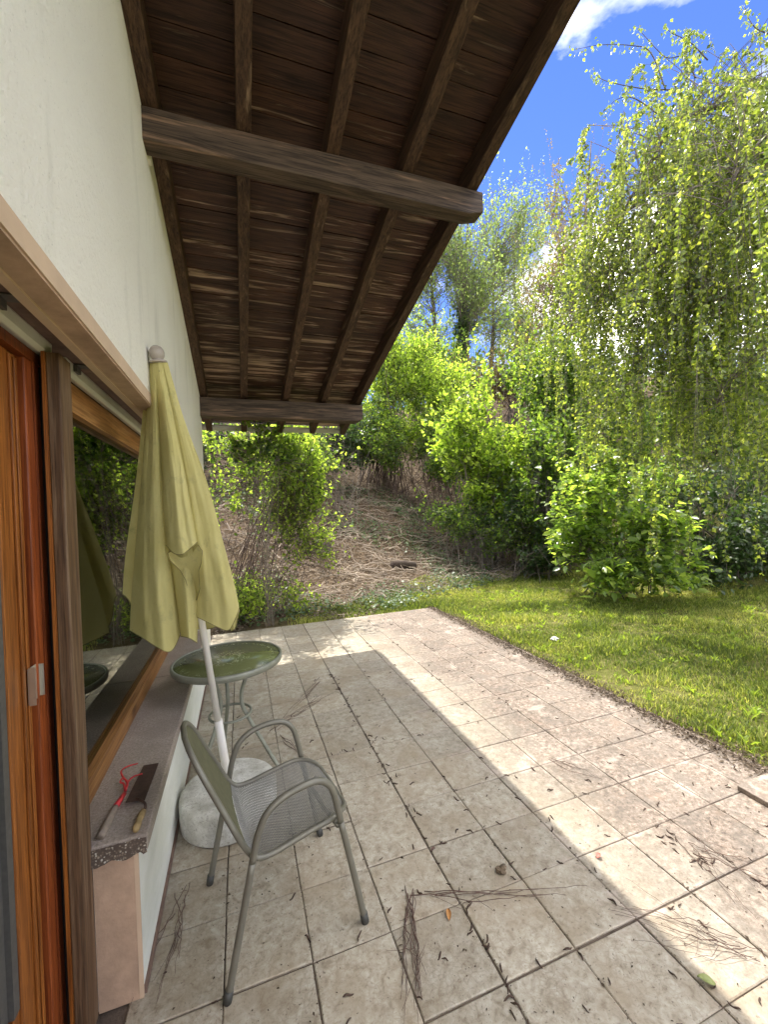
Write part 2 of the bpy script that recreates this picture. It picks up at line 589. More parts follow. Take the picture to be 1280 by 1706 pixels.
HEM = simple('canvas_hem', (0.25, 0.215, 0.075), 0.9, 0, 0.15, 60, 0.3)

m = Mat('white_pole_paint')
c = ramp(m.t, [(0.66, (0.76, 0.73, 0.68)), (0.72, (0.40, 0.26, 0.16))], m.noise(14, m.pos((1, 1, .4)), 8, 0.7))
m.set('Base Color', c).set('Roughness', 0.4)
POLE = m.m

# table glass with frosted flower pattern
m = Mat('frosted_green_glass')
v = m.pos((1, 1, 1))
ds = N(m.t, 'ShaderNodeTexNoise', i_Scale=9.0, i_Detail=3.0)
m.t.links.new(v, ds.inputs['Vector'])
va = N(m.t, 'ShaderNodeVectorMath', operation='SCALE')
m.t.links.new(ds.outputs['Color'], va.inputs[0])
va.inputs['Scale'].default_value = 0.35
vb = N(m.t, 'ShaderNodeVectorMath', operation='ADD')
m.t.links.new(v, vb.inputs[0])
m.t.links.new(va.outputs[0], vb.inputs[1])
dd = m.voro(13, vb.outputs[0], 'DISTANCE_TO_EDGE')
dv = N(m.t, 'ShaderNodeVectorMath', operation='DISTANCE')
m.t.links.new(v, dv.inputs[0])
dv.inputs[1].default_value = (-0.105, 2.78, 0.725)
rad = dv.outputs['Value']
pat = ramp(m.t, [(0.02, 1.0), (0.05, 0.0)], dd)
zone = ramp(m.t, [(0.09, 1.0), (0.16, 0.12), (0.24, 0.0), (0.27, 0.55), (0.31, 0.2)], rad)
pat = math_(m.t, 'MULTIPLY', pat, zone)
c = mixc(m.t, math_(m.t, 'MULTIPLY', pat, 0.8), (0.150, 0.165, 0.065), (0.42, 0.44, 0.25))
m.set('Base Color', c).set('Roughness', math_(m.t, 'ADD', 0.13, math_(m.t, 'MULTIPLY', pat, 0.3)))
m.set('Specular IOR Level', 0.5)
TGLASS = m.m

# window glass
m = Mat('window_glass')
lw = N(m.t, 'ShaderNodeFresnel')
lw.inputs['IOR'].default_value = 3.0
g1 = N(m.t, 'ShaderNodeBsdfGlossy')
g1.inputs['Roughness'].default_value = 0.015
g1.inputs['Color'].default_value = (0.86, 0.88, 0.80, 1)
t1 = N(m.t, 'ShaderNodeBsdfTransparent')
t1.inputs['Color'].default_value = (0.55, 0.58, 0.52, 1)
mx = N(m.t, 'ShaderNodeMixShader')
m.t.links.new(lw.outputs[0], mx.inputs[0])
m.t.links.new(t1.outputs[0], mx.inputs[1])
m.t.links.new(g1.outputs[0], mx.inputs[2])
m.t.links.new(mx.outputs[0], m.out.inputs[0])
GLASS = m.m


def leafmat(name, dark, mid, light, trans, tw=0.45, rough=0.42, spec=0.45):
    m = Mat(name)
    a = N(m.t, 'ShaderNodeAttribute', attribute_name='rnd')
    c = ramp(m.t, [(0.0, dark), (0.5, mid), (1.0, light)], a.outputs['Fac'])
    k = N(m.t, 'ShaderNodeHueSaturation')
    m.t.links.new(c, k.inputs['Color'])
    vv = m.noise(0.9, None, 3, 0.5)
    m.t.links.new(math_(m.t, 'ADD', 0.65, math_(m.t, 'MULTIPLY', vv, 0.7)), k.inputs['Value'])
    m.set('Base Color', k.outputs[0]).set('Roughness', rough).set('Specular IOR Level', spec)
    tr = N(m.t, 'ShaderNodeBsdfTranslucent')
    tcn = mixc(m.t, 1.0, k.outputs[0], trans, 'MULTIPLY')
    m.t.links.new(tcn, tr.inputs[0])
    mx = N(m.t, 'ShaderNodeMixShader')
    mx.inputs[0].default_value = tw
    m.t.links.new(m.b.outputs[0], mx.inputs[1])
    m.t.links.new(tr.outputs[0], mx.inputs[2])
    m.t.links.new(mx.outputs[0], m.out.inputs[0])
    return m.m


L_BRIGHT = leafmat('bright_spring_leaf', (0.045, 0.078, 0.012), (0.175, 0.23, 0.036), (0.34, 0.385, 0.075), (3.0, 3.2, 1.8), 0.6)
L_MID = leafmat('mid_green_leaf', (0.024, 0.052, 0.012), (0.082, 0.138, 0.026), (0.19, 0.255, 0.045), (3.2, 3.1, 1.5), 0.55)
L_BUSH = leafmat('large_glossy_leaf', (0.045, 0.088, 0.024), (0.155, 0.225, 0.058), (0.3, 0.37, 0.105), (3.3, 3.2, 1.3), 0.55, 0.27, 0.9)
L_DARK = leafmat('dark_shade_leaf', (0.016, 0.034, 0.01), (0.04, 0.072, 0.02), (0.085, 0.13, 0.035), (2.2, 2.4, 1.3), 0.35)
L_BIRCH = leafmat('birch_leaf', (0.036, 0.058, 0.012), (0.120, 0.158, 0.030), (0.280, 0.315, 0.060), (3.2, 3.1, 1.7), 0.56, 0.30, 0.8)
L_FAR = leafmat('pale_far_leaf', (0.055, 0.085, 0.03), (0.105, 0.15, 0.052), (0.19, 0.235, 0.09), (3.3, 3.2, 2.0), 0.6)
L_RED = leafmat('reddish_young_leaf', (0.11, 0.075, 0.035), (0.145, 0.125, 0.045), (0.20, 0.19, 0.07), (2.4, 2.2, 1.6), 0.45)
L_IVY = leafmat('ground_ivy_leaf', (0.05, 0.085, 0.04), (0.085, 0.13, 0.06), (0.14, 0.18, 0.09), (2, 2.2, 1.4), 0.3)
L_GRASS = leafmat('grass_blade', (0.062, 0.092, 0.018), (0.155, 0.200, 0.038), (0.330, 0.330, 0.120), (2.6, 2.5, 1.3), 0.45, 0.5, 0.3)
L_WEED = leafmat('weed_leaf', (0.119, 0.182, 0.025), (0.196, 0.266, 0.036), (0.266, 0.336, 0.049), (2.6, 2.6, 1.3), 0.45)
L_LITTER = leafmat('leaf_litter', (0.050, 0.036, 0.025), (0.175, 0.135, 0.098), (0.42, 0.355, 0.285), (1.2, 1.1, 0.9), 0.15, 0.8, 0.1)

# ground sheet
m = Mat('garden_soil_and_turf')
sep = N(m.t, 'ShaderNodeSeparateXYZ')
P0 = m.pos()
m.t.links.new(P0, sep.inputs[0])
soil = ramp(m.t, [(0.3, (0.055, 0.038, 0.024)), (0.5, (0.12, 0.085, 0.055)), (0.7, (0.21, 0.16, 0.11))], m.noise(9, P0, 9, 0.72))
turf = ramp(m.t, [(0.3, (0.070, 0.070, 0.022)), (0.5, (0.13, 0.135, 0.036)), (0.72, (0.24, 0.205, 0.095))], m.noise(6, P0, 9, 0.75))
yy = math_(m.t, 'ADD', sep.outputs[1], math_(m.t, 'MULTIPLY', m.noise(0.8, P0, 5, 0.6), 2.0))
yy = math_(m.t, 'SUBTRACT', yy, math_(m.t, 'MULTIPLY', sep.outputs[0], 0.35))
f = ramp(m.t, [(0.0, 0.0), (1.0, 1.0)], math_(m.t, 'MULTIPLY', math_(m.t, 'SUBTRACT', yy, 6.2), 0.9))
m.set('Base Color', mixc(m.t, f, turf, soil)).set('Roughness', 0.97).set('Specular IOR Level', 0.1)
m.bump(m.noise(40, P0, 8, 0.75), 0.9, 0.03)
GROUND = m.m


# ------------------------------------------------------------------ ground
def sp(x):
    x = np.asarray(x, dtype=float)
    return np.where(x > 12, x, np.log1p(np.exp(np.minimum(x, 12) * 2.2)) / 2.2)


def hz(x, y):
    x = np.asarray(x, dtype=float)
    y = np.asarray(y, dtype=float)
    y0 = 7.3 + 0.25 * np.clip(x, -4, 8)
    up = sp(y - y0)
    h = 0.52 * (up - sp(up - 13) * 0.75)
    side = sp(x - 8.0)
    h = h + 0.34 * (side - sp(side - 10) * 0.8)
    h = h + 0.05 * np.sin(x * 2.1 + 0.6 * y) * np.sin(y * 1.7 - x) * np.clip(up, 0, 1) + 0.03 * np.sin(x * 4.3 + y * 3.7) * np.clip(up, 0, 1)
    h = h + np.clip(up, 0, 1) * (.07 * np.sin(x * 3.1 + 1.3 * np.sin(y * 2.3)) * np.sin(y * 2.9 + 1.1 * np.sin(x * 1.9)) + .035 * np.sin(x * 7.3 + y * 2.0) * np.sin(y * 6.7 - x * 3.0))
    edge = np.minimum(np.minimum(2.86 - x, 5.98 - y), np.minimum(x + 9, y + 9))
    h = h - 0.025 - 0.10 * np.clip(edge * 30, 0, 1)
    return h


gx = np.unique(np.concatenate([np.linspace(-70, -8, 20), np.linspace(-8, 12, 120), np.linspace(12, 90, 28), [2.84, 2.88, 2.92]]))
gy = np.unique(np.concatenate([np.linspace(-70, -4, 16), np.linspace(-4, 18, 130), np.linspace(18, 120, 34), [5.96, 6.0, 6.04]]))
X, Y = np.meshgrid(gx, gy)
V = np.stack([X.ravel(), Y.ravel(), hz(X, Y).ravel()], 1)
nx, ny = len(gx), len(gy)
i, j = np.meshgrid(np.arange(nx - 1), np.arange(ny - 1))
a = (j * nx + i).ravel()
Fi = np.concatenate([np.stack([a, a + 1, a + nx + 1], 1), np.stack([a, a + nx + 1, a + nx], 1)])
ground = link('ground', npmesh('ground', V, Fi, smooth=True), GROUND, kind='structure')

# ------------------------------------------------------------------ patio
TS = 0.3017
X0, Y0 = 0.792, 1.19
pb = MB().box(-0.60, 2.885, -2.0, 6.005, -0.14, -0.007)
patio = pb.build('patio', MORTAR, kind='structure')


def tile_mesh(gx_, gy_, name):
    h = TS / 2
    ax, ay, c, z0 = h - gx_ / 2, h - gy_ / 2, 0.004, -0.012
    vs = [(-ax, -ay, z0), (ax, -ay, z0), (ax, ay, z0), (-ax, ay, z0),
          (-ax, -ay, -0.003), (ax, -ay, -0.003), (ax, ay, -0.003), (-ax, ay, -0.003),
          (-ax + c, -ay + c, 0), (ax - c, -ay + c, 0), (ax - c, ay - c, 0), (-ax + c, ay - c, 0)]
    fs = [(8, 9, 10, 11)]
    for k in range(4):
        l = (k + 1) % 4
        fs += [(k, l, 4 + l, 4 + k), (4 + k, 4 + l, 8 + l, 8 + k)]
    return MB().add(vs, fs).mesh(name)


tm = tile_mesh(0.0045, 0.0045, 'tile')
tm.materials.append(TILE)
for ix in range(-4, 7):
    for iy in range(-7, 16):
        o = bpy.data.objects.new('tile', tm)
        C.objects.link(o)
        o.parent = patio
        # the open joints at X0 and Y0 are wider: tiles there sit a little off
        ox = 0.0016 if ix >= 0 else -0.0016
        oy = 0.0016 if iy >= 0 else -0.0016
        o.location = (X0 + (ix + .5) * TS + ox + random.uniform(-.0012, .0012), Y0 + (iy + .5) * TS + oy + random.uniform(-.0012, .0012), random.uniform(-.0015, .0012))
        o.rotation_euler = (random.uniform(-.004, .004), random.uniform(-.004, .004), random.uniform(-.003, .003))

# raised slab lying at the edge of the patio, lower right
ps = MB()
q = [on(1229, 1308, 2, 0.03), on(1300, 1348, 2, 0.03), on(1340, 1300, 2, 0.03), on(1274, 1288, 2, 0.03)]
ps.add([tuple(p) for p in q] + [(p[0], p[1], 0.003) for p in q],
       [(0, 1, 2, 3)] + [(k, k + 4, (k + 1) % 4 + 4, (k + 1) % 4) for k in range(4)])
tag(ps.build('paving_slab', TILE, bevel=0.004), 'single loose paving slab raised above the patio edge beside the lawn', 'slab')

# ------------------------------------------------------------------ house
XW = -0.37
house = empty('house', (XW, 1.5, 0), 'white rendered house with brown timber eaves, wooden terrace door and large window', 'house')


def rb(y):   # underside of the rafters
    return 3.56 - 0.243 * (y - 2.3)


RH = 0.15
YE, YN = 5.80, -3.0
YW = 5.05


def wall_piece(x0, x1, y0, y1, z0, z1a, z1b):
    return MB().prism([(y0, z0), (y1, z0), (y1, z1b), (y0, z1a)], 0, x0, x1)


wl = MB()
WT = -0.70
# upper wall, end pier, behind-camera pier
wl.prism([(-3, 2.19), (YW, 2.19), (YW, rb(YW) + 0.12), (-3, rb(-3) + 0.12)], 0, WT, XW)
wl.box(WT, XW, 4.20, YW, 0.0, 2.19)
wl.box(WT, XW, -3.0, 0.20, 0.0, 2.19)
wl.build('wall', PLASTER, house)
MB().box(WT, XW - 0.002, 1.60, 4.20, 0.0, 0.495).build('wall', WHITEP, house, label='smooth white wall below the window sill')
MB().box(XW - 0.02, XW + 0.008, 1.603, YW - 0.002, 0.001, 0.022).build('skirting', STRIP, house)
MB().box(-0.50, XW - 0.012, 1.592, 1.5995, 0.0, 0.494).build('reveal', PINK, house, label='tan painted end of the low wall')
MB().box(XW - 0.0115, XW + 0.001, 1.591, 1.5998, 0.0, 0.494).build('reveal_edge', PINKL, house)
# lintel: light band on the wall face, soffit
MB().box(-0.43, XW + 0.004, 0.20, 4.20, 2.140, 2.1895).build('lintel_band', PINKL, house)
MB().box(-0.430, XW - 0.001, 0.20, 4.20, 2.134, 2.1398).build('lintel_soffit', PINK, house)
MB().box(-0.455, -0.4302, 0.2, 4.20, 2.128, 2.17).build('lintel_lip', PINKL, house)
MB().box(-0.66, -0.4555, 0.2, 4.2, 2.178, 2.1885).build('shutter_slot', STRIP, house)
# end wall, back, room
ew = MB()
ew.prism([(-6, 0), (WT, 0), (WT, rb(YW) + .12), (-6, rb(YW) + .12)], 1, YW - 0.25, YW - 0.002)
ew.build('end_wall', PLASTER, house)
rm = MB()
rm.box(-6.1, -6.0, -3, YW, 0, 5.2)
rm.box(-6.0, WT, -3.1, -3.0, 0, 5.2)
rm.build('back_wall', PLASTER, house)
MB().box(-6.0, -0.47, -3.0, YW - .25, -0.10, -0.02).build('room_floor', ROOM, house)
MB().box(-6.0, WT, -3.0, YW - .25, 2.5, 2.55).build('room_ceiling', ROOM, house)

# sill
SZ = 0.555
sl = MB()
sl.box(-0.60, -0.338, 1.585, 3.10, SZ - 0.055, SZ)
so = sl.build('window_sill', SILL, house, bevel=0.006)
MB().box(-0.60, -0.338, 3.108, 4.195, SZ - 0.055, SZ - 0.001).build('window_sill', SILL, house, bevel=0.006)
# rough broken end of the sill with a wavy lower edge
ys = []
nn = 26
top, bot = [], []
for k in range(nn):
    u = k / (nn - 1)
    x = -0.598 + u * (0.598 - 0.340)
    top.append((x, SZ - 0.004))
    bot.append((x, SZ - 0.058 - 0.004 * math.sin(u * 19) - 0.007 * (1 - u) + random.uniform(-.003, .003)))
eg = MB()
rows = []
for jz in range(7):
    w = jz / 6
    rows.append([(top[k][0], 1.5835 - 0.006 * random.random(), top[k][1] * (1 - w) + bot[k][1] * w) for k in range(nn)])
eg.grid(rows)
eg.build('sill_end', AGG, so)

# window
window = MB().box(-0.62, -0.575, 1.66, 4.19, SZ - .01, SZ + 0.075).build('window', RAILW, house)   # bottom rail carries the rest
MB().box(-0.60, -0.568, 1.66, 4.19, SZ + 0.0752, SZ + 0.10).build('glazing_bead', RAILW, window)
MB().box(-0.62, -0.575, 1.66, 4.19, 2.045, 2.135).build('frame', RAILW, window, label='orange brown top rail of the window')
MB().box(-0.60, -0.570, 1.66, 4.19, 2.025, 2.0448).build('glazing_bead', RAILW, window)
MB().box(-0.62, -0.575, 4.10, 4.188, SZ + .10, 2.025).build('frame', RAILW, window)
MB().box(-0.62, -0.575, 1.60, 1.659, SZ - .01, 2.135).build('frame', RAILW, window)
MB().box(-0.606, -0.600, 1.66, 4.10, SZ + .08, 2.04).build('pane', GLASS, window)


# roller shutter bars
def shutter(y0, y1):
    s = MB()
    prof = [(-0.575, 2.140), (-0.548, 2.132), (-0.535, 2.142), (-0.533, 2.172), (-0.542, 2.190), (-0.575, 2.192)]
    s.prism(prof, 1, y0, y1)
    return s.build('shutter_bar', SHUT, house, bevel=0.003)


for y0, y1, cl_ in ((0.25, 1.55, 1.22), (1.665, 4.19, 1.72)):
    b_ = shutter(y0, y1)
    MB().box(-0.5325, -0.522, cl_, cl_ + 0.04, 2.148, 2.172).box(-0.5325, -0.462, cl_ + 0.005, cl_ + 0.045, 2.1722, 2.1765).build('bracket', SEAL, b_)

# post between door and window
po = MB().box(-0.535, -0.500, 1.500, 1.592, 0.0, 2.136).build('post', POSTW, house, bevel=0.004)
MB().box(-0.545, -0.5352, 1.497, 1.560, 0.0, 2.136).build('post_edge', DOORW, po)
MB().box(-0.60, -0.546, 1.56, 1.64, 0.0, 2.135).build('shutter_channel', DARK, house)

# door
door = MB().box(-0.66, -0.585, 1.330, 1.445, 0.0, 2.10).build('door', DOORW, house, bevel=0.004)
MB().box(-0.5848, -0.578, 1.395, 1.408, 0.0, 2.09).build('moulding', DOORW, door, bevel=0.002)
MB().box(-0.5848, -0.580, 1.425, 1.440, 0.0, 2.09).build('moulding', DOORW, door, bevel=0.002)
MB().box(-0.655, -0.592, 0.25, 1.3295, 0.0, 0.36).build('rail', DOORW, door)
MB().box(-0.655, -0.592, 0.25, 1.3295, 2.0, 2.10).build('rail', DOORW, door)
MB().box(-0.630, -0.622, 0.25, 1.32, 0.36, 2.0).build('pane', GLASS, door)
MB().box(-0.622, -0.590, 1.302, 1.3295, 0.362, 2.0).build('seal', SEAL, door)
MB().box(-0.622, -0.603, 1.27, 1.3015, 0.362, 2.0).build('seal', SEAL, door)
MB().box(-0.68, -0.655, 0.25, 1.64, 0.0, 2.135).build('door_groove', DARK, house)
js = MB().box(-0.63, -0.572, 1.462, 1.556, 0.0, 2.13).build('door_jamb', REDW, house, bevel=0.004)
MB().box(-0.571, -0.566, 1.505, 1.515, 0.0, 2.12).build('moulding', REDW, js)
MB().box(-0.63, -0.60, 1.5562, 1.64, 0.0, 2.13).build('jamb_return', REDW, js)
MB().box(-0.63, -0.565, 0.25, 1.556, 2.103, 2.1345).build('door_head', REDW, house)
# latch plate: channel with two raised lips
hd = MB()
hd.box(-0.5782, -0.5755, 1.415, 1.470, 1.115, 1.215)
hd.box(-0.5755, -0.560, 1.415, 1.4175, 1.112, 1.218)
hd.box(-0.5755, -0.560, 1.4675, 1.470, 1.12, 1.212)
hd.build('handle', LATCH, door)

# curtain hanging inside, lightly seen through the glass
cu = MB()
cu.grid([[(-0.80 - 0.03 * math.sin(k * 1.3), 3.2 + k * 0.04, z) for k in range(22)] for z in (0.1, 1.2, 2.3)])
cu.build('curtain', simple('curtain_cloth', (0.35, 0.33, 0.25), 0.95, 0, 0.1, 10, 0), window)

# roof
roof = MB()
zt = lambda y: rb(y) + RH + 0.024
roof.prism([(YN, zt(YN)), (YE + .12, zt(YE + .12)), (YE + .12, zt(YE + .12) + 0.09), (YN, zt(YN) + 0.09)], 0, -6.2, 1.47)
roof = roof.build('roof', ROOFTILE, house)
# boards: run across the rafters, one by one
L = 0.125
sl_ = math.atan(0.243)
bms = []
for kk in range(5):
    b = MB()
    w2 = L / math.cos(sl_) / 2 - 0.0015
    x0, x1 = -0.42, 1.462
    n = 9
    P1, P2 = [], []
    ph = random.uniform(0, 6)
    for k in range(n + 1):
        x = x0 + (x1 - x0) * k / n
        e1 = -w2 + 0.0015 * math.sin(x * 7 + ph)
        e2 = w2 + 0.0015 * math.sin(x * 5 + ph * 2)
        sag = 0.0015 * math.sin(x * 4 + ph)
        P1.append([(x, e1, 0.020), (x, e1, -0.000 + sag), (x, e2 - 0.006, -0.002 + sag), (x, e2, 0.004 + sag), (x, e2, 0.020)])
    b.grid(P1)
    me = b.mesh('board')
    me.materials.append(BOARD)
    me.polygons.foreach_set('use_smooth', [False] * len(me.polygons))
    bms.append(me)
nb = int((YE + .10 - (-0.9)) / (L * math.cos(sl_)))
for k in range(nb):
    y = YE + 0.09 - (k + .5) * L * math.cos(sl_)
    o = bpy.data.objects.new('board', bms[k % 5])
    C.objects.link(o)
    o.parent = roof
    o.matrix_parent_inverse = Matrix.Translation(-house.location) if False else Matrix.Identity(4)
    o.location = Vector((random.uniform(-.006, .003), y, rb(y) + RH + random.uniform(-.0015, .0015) + 0.001))
    o.rotation_euler = (-sl_ + random.uniform(.012, .028), random.uniform(-.0015, .0015), 0)
# rafters
for xr in (-0.335, 0.090, 0.553, 1.000, 1.432):
    r = MB()
    h = 0.036
    r.prism([(YN, rb(YN)), (YE, rb(YE)), (YE + .015, rb(YE) + RH * 0.5), (YE + .015, rb(YE + .015) + RH - .004), (YN, rb(YN) + RH - .004)], 0, xr - h, xr + h)
    r.build('rafter', RAFTER, house, bevel=0.004)
# ridge side boards above rake
MB().prism([(YN, rb(YN) + .06), (YE + .1, rb(YE + .1) + .06), (YE + .1, rb(YE + .1) + .27), (YN, rb(YN) + .27)], 0, 1.4702, 1.492).build('verge_board', RAFTER, house)


# purlins with a chamfered end
def purlin(y0, y1, zb, zt_, x1, cut):
    p = MB()
    xs = np.linspace(XW - 0.2, x1 - cut, 16)
    ring = []
    for k, x in enumerate(list(xs) + [x1 - cut * .35, x1]):
        tt = max(0, (x - (x1 - cut)) / cut)
        dz = 0.028 * tt
        w = 0.003 * math.sin(x * 5)
        ring.append([(x, y0 + w, zb + dz + w), (x, y0 + w, zt_), (x, y1, zt_), (x, y1, zb + dz)])
    vs = [v for r_ in ring for v in r_]
    fs = []
    for k in range(len(ring) - 1):
        for q in range(4):
            a, b = q, (q + 1) % 4
            fs.append((k * 4 + a, k * 4 + b, k * 4 + 4 + b, k * 4 + 4 + a))
    fs.append(tuple((len(ring) - 1) * 4 + q for q in range(4)))
    p.add(vs, fs)
    return p.build('purlin', PURLIN, house, bevel=0.006)


purlin(2.21, 2.315, 3.420, 3.575, 1.505, 0.10)
purlin(4.87, 5.04, 2.705, 2.908, 1.475, 0.07)
# plaster patch where the near purlin enters the wall
MB().box(XW, XW + 0.014, 2.317, 2.36, 3.41, 3.53).build('plaster_patch', PLASTER, house)

# gutter
gt = MB()
prof = []
yc, zc = 5.965, 2.815
rows = []
for k in range(13):
    a = math.pi + math.pi * k / 12
    rows.append([(x, yc + 0.065 * math.cos(a), zc + 0.06 * math.sin(a)) for x in (-6.2, -3, -0.5, 0.5, 1.47)])
gt.grid(rows)
gt.add([(1.4702, yc + 0.065 * math.cos(math.pi + math.pi * k / 12), zc + 0.06 * math.sin(math.pi + math.pi * k / 12)) for k in range(13)], [tuple(range(13))])
go = gt.build('gutter', GUTTER, house)
go.modifiers.new('solid', 'SOLIDIFY').thickness = 0.004

# fix parents' offsets: children of mesh parts sit in world space (parents carry no own transform)

# ------------------------------------------------------------------ parasol
PT = np.array([-0.328, 2.118, 2.335])
PB = np.array([-0.115, 2.400, 0.17])
um = empty('parasol', (PB[0], PB[1], 0), 'closed yellow green parasol with white pole leaning against the house wall', 'parasol')
b = MB()
b.lathe([(0.236, 0.0), (0.243, 0.004), (0.246, 0.012), (0.249, 0.06), (0.249, 0.125), (0.2475, 0.138), (0.243, 0.148), (0.235, 0.155), (0.225, 0.158), (0.222, 0.1583), (0.12, 0.160), (0.02, 0.162)], (-0.112, 2.405, 0.001), 56)
b.build('base', UBASE, um)


def pole_pt(s):
    return PB + (PT - PB) * s


pm = MB()
pm.tube([pole_pt(-0.03), pole_pt(0.17)], 0.021, 16)
pm.build('pole_sleeve', POLE, um)
pm = MB()
pm.tube([pole_pt(0.1705), pole_pt(1.0)], 0.0165, 16)
pm.build('pole', POLE, um)
kn = MB()
ax = Vector(PT - PB).normalized()
rm_ = ax.to_track_quat('Z', 'Y').to_matrix()
prof = [(0.004, -0.004), (0.036, -0.004), (0.038, 0.0), (0.036, 0.005), (0.020, 0.008), (0.024, 0.014), (0.031, 0.027), (0.0325, 0.040), (0.030, 0.053), (0.022, 0.065), (0.010, 0.072), (0.001, 0.0735)]
vs, fs = [], []
n = 28
for (r_, z_) in prof:
    for k in range(n):
        a = 2 * math.pi * k / n
        vs.append(Vector(PT) + rm_ @ Vector((r_ * math.cos(a), r_ * math.sin(a), z_)))
for i_ in range(len(prof) - 1):
    for k in range(n):
        fs.append((i_ * n + k, i_ * n + (k + 1) % n, (i_ + 1) * n + (k + 1) % n, (i_ + 1) * n + k))
kn.add(vs, fs, True).build('finial', KNOB, um)


def smooth_path(pts, n=6):
    P = [np.array(p, float) for p in pts]
    P = [2 * P[0] - P[1]] + P + [2 * P[-1] - P[-2]]
    out_ = []
    for i_ in range(1, len(P) - 2):
        for k in range(n):
            t_ = k / n
            a, b, c, d = P[i_ - 1], P[i_], P[i_ + 1], P[i_ + 2]
            out_.append(0.5 * ((2 * b) + (c - a) * t_ + (2 * a - 5 * b + 4 * c - d) * t_ ** 2 + (3 * b - a - 3 * c + d) * t_ ** 3))
    out_.append(P[-2])
    return out_


def interp(tab, y):
    ys_ = [r_[0] for r_ in tab]
    return [np.interp(y, ys_, [r_[c_] for r_ in tab]) for c_ in range(1, len(tab[0]))]


def pole_depth(y):
    return np.interp(y, [600, 1060], [1.885, 2.10])


def panel(tab, hem, bulge, off, nu=34, nv=60, p=0.8, skew=0.0, wig=0.0, seed=0, ret=False):
    """cloth panel: tab rows (y, xl, xr); hem: list of (u, y)"""
    r_ = random.Random(seed)
    ph = [r_.uniform(0, 6) for _ in range(4)]
    hem = [(q[0], q[1]) for q in smooth_path([(h_[0], h_[1], 0) for h_ in hem], 6)]
    tab = [tuple(q) for q in smooth_path(tab, 5)]
    rows = []
    for iv in range(nv + 1):
        v = iv / nv
        row = []
        for iu in range(nu + 1):
            u = iu / nu
            yh = np.interp(u, [h_[0] for h_ in hem], [h_[1] for h_ in hem])
            y = tab[0][0] + (yh - tab[0][0]) * v
            xl, xr = interp(tab, y)
            uu = u + wig * 0.02 * math.sin(v * 7 + ph[0])
            x = xl + (xr - xl) * uu
            s = max(0, math.sin(math.pi * min(1, max(0, u + skew * (u - u * u)))))
            bl = np.interp(v, [0, .15, 1], [bulge * .18, bulge * .4, bulge])
            dep = pole_depth(y) + np.interp(v, [0, 1], [off * .2, off]) - bl * s ** p
            dep += wig * (.016 * v ** .8 * mnoise(Vector((u * 3.4 + seed * 7, v * 1.9, seed))) + .006 * v ** .6 * mnoise(Vector((u * 9 + v * 3 + seed * 3, v * 5.5, seed + 9.5))) + .003 * mnoise(Vector((u * 16, v * 14 + u * 6, seed + 4.5))))
            dep += wig * 0.006 * v * math.sin(u * 9 + v * 3 + ph[1]) + wig * .004 * v * math.sin(u * 17 - v * 5 + ph[2])
            row.append(tuple(at(x, y, dep)))
        rows.append(row)
    return rows


can = MB()
panels = {
    'A': dict(tab=[(604, 249, 264), (690, 243, 266), (800, 235, 274), (900, 227, 283), (1000, 217, 291), (1090, 212, 302)],
              hem=[(0, 1050), (.25, 1062), (.5, 1076), (.72, 1086), (.85, 1080), (1, 1058)], bulge=0.105, off=0.0, p=0.75, skew=-0.5, wig=1.0, seed=1),
    'V': dict(tab=[(604, 256, 272), (700, 258, 276), (800, 262, 296), (900, 268, 315), (1000, 274, 330), (1090, 280, 345)],
              hem=[(0, 1064), (.5, 1050), (1, 1030)], bulge=-0.05, off=0.075, wig=.6, seed=5),
    'B': dict(tab=[(604, 257, 270), (700, 264, 290), (800, 270, 311), (880, 274, 325), (930, 277, 332)],
              hem=[(0, 908), (.25, 922), (.5, 923), (.75, 914), (1, 903)], bulge=0.085, off=-0.05, p=0.6, wig=.8, seed=2),
    'T': dict(tab=[(604, 262, 272), (700, 268, 284), (800, 273, 302), (900, 279, 324), (960, 287, 328), (1010, 294, 330), (1070, 302, 328)],
              hem=[(0, 1060), (.5, 1063), (1, 1071)], bulge=0.06, off=-0.012, p=0.7, wig=.6, seed=3),
    'C': dict(tab=[(604, 266, 278), (700, 285, 306), (800, 300, 342), (900, 308, 370), (960, 313, 386), (1010, 318, 397), (1060, 321, 402)],
              hem=[(0, 1024), (.25, 1034), (.5, 1044), (.72, 1050), (.86, 1036), (1, 1012)], bulge=0.06, off=0.0, p=0.8, skew=0.4, wig=.8, seed=4),
    'R': dict(tab=[(604, 272, 279), (700, 296, 307), (800, 326, 344), (900, 350, 371), (1000, 374, 396), (1060, 386, 402)],
              hem=[(0, 1052), (.5, 1045), (1, 1016)], bulge=0.02, off=0.07, wig=.4, seed=8),
    'K': dict(tab=[(604, 248, 279), (700, 236, 305), (800, 224, 340), (900, 214, 368), (1000, 206, 392), (1060, 204, 398)],
              hem=[(0, 990), (.06, 1000), (.2, 1040), (.5, 1046), (.8, 1046), (1, 1012)], bulge=-0.14, off=0.05, wig=1, seed=6),
}
edges = []
for k_, kw in panels.items():
    rows = panel(**kw)
    can.grid(rows)
    edges.append(rows[-1])
cobj = can.build('canopy', CLOTH, um)
hm = MB()
for e in edges:
    hm.tube(e, 0.0020, 5)
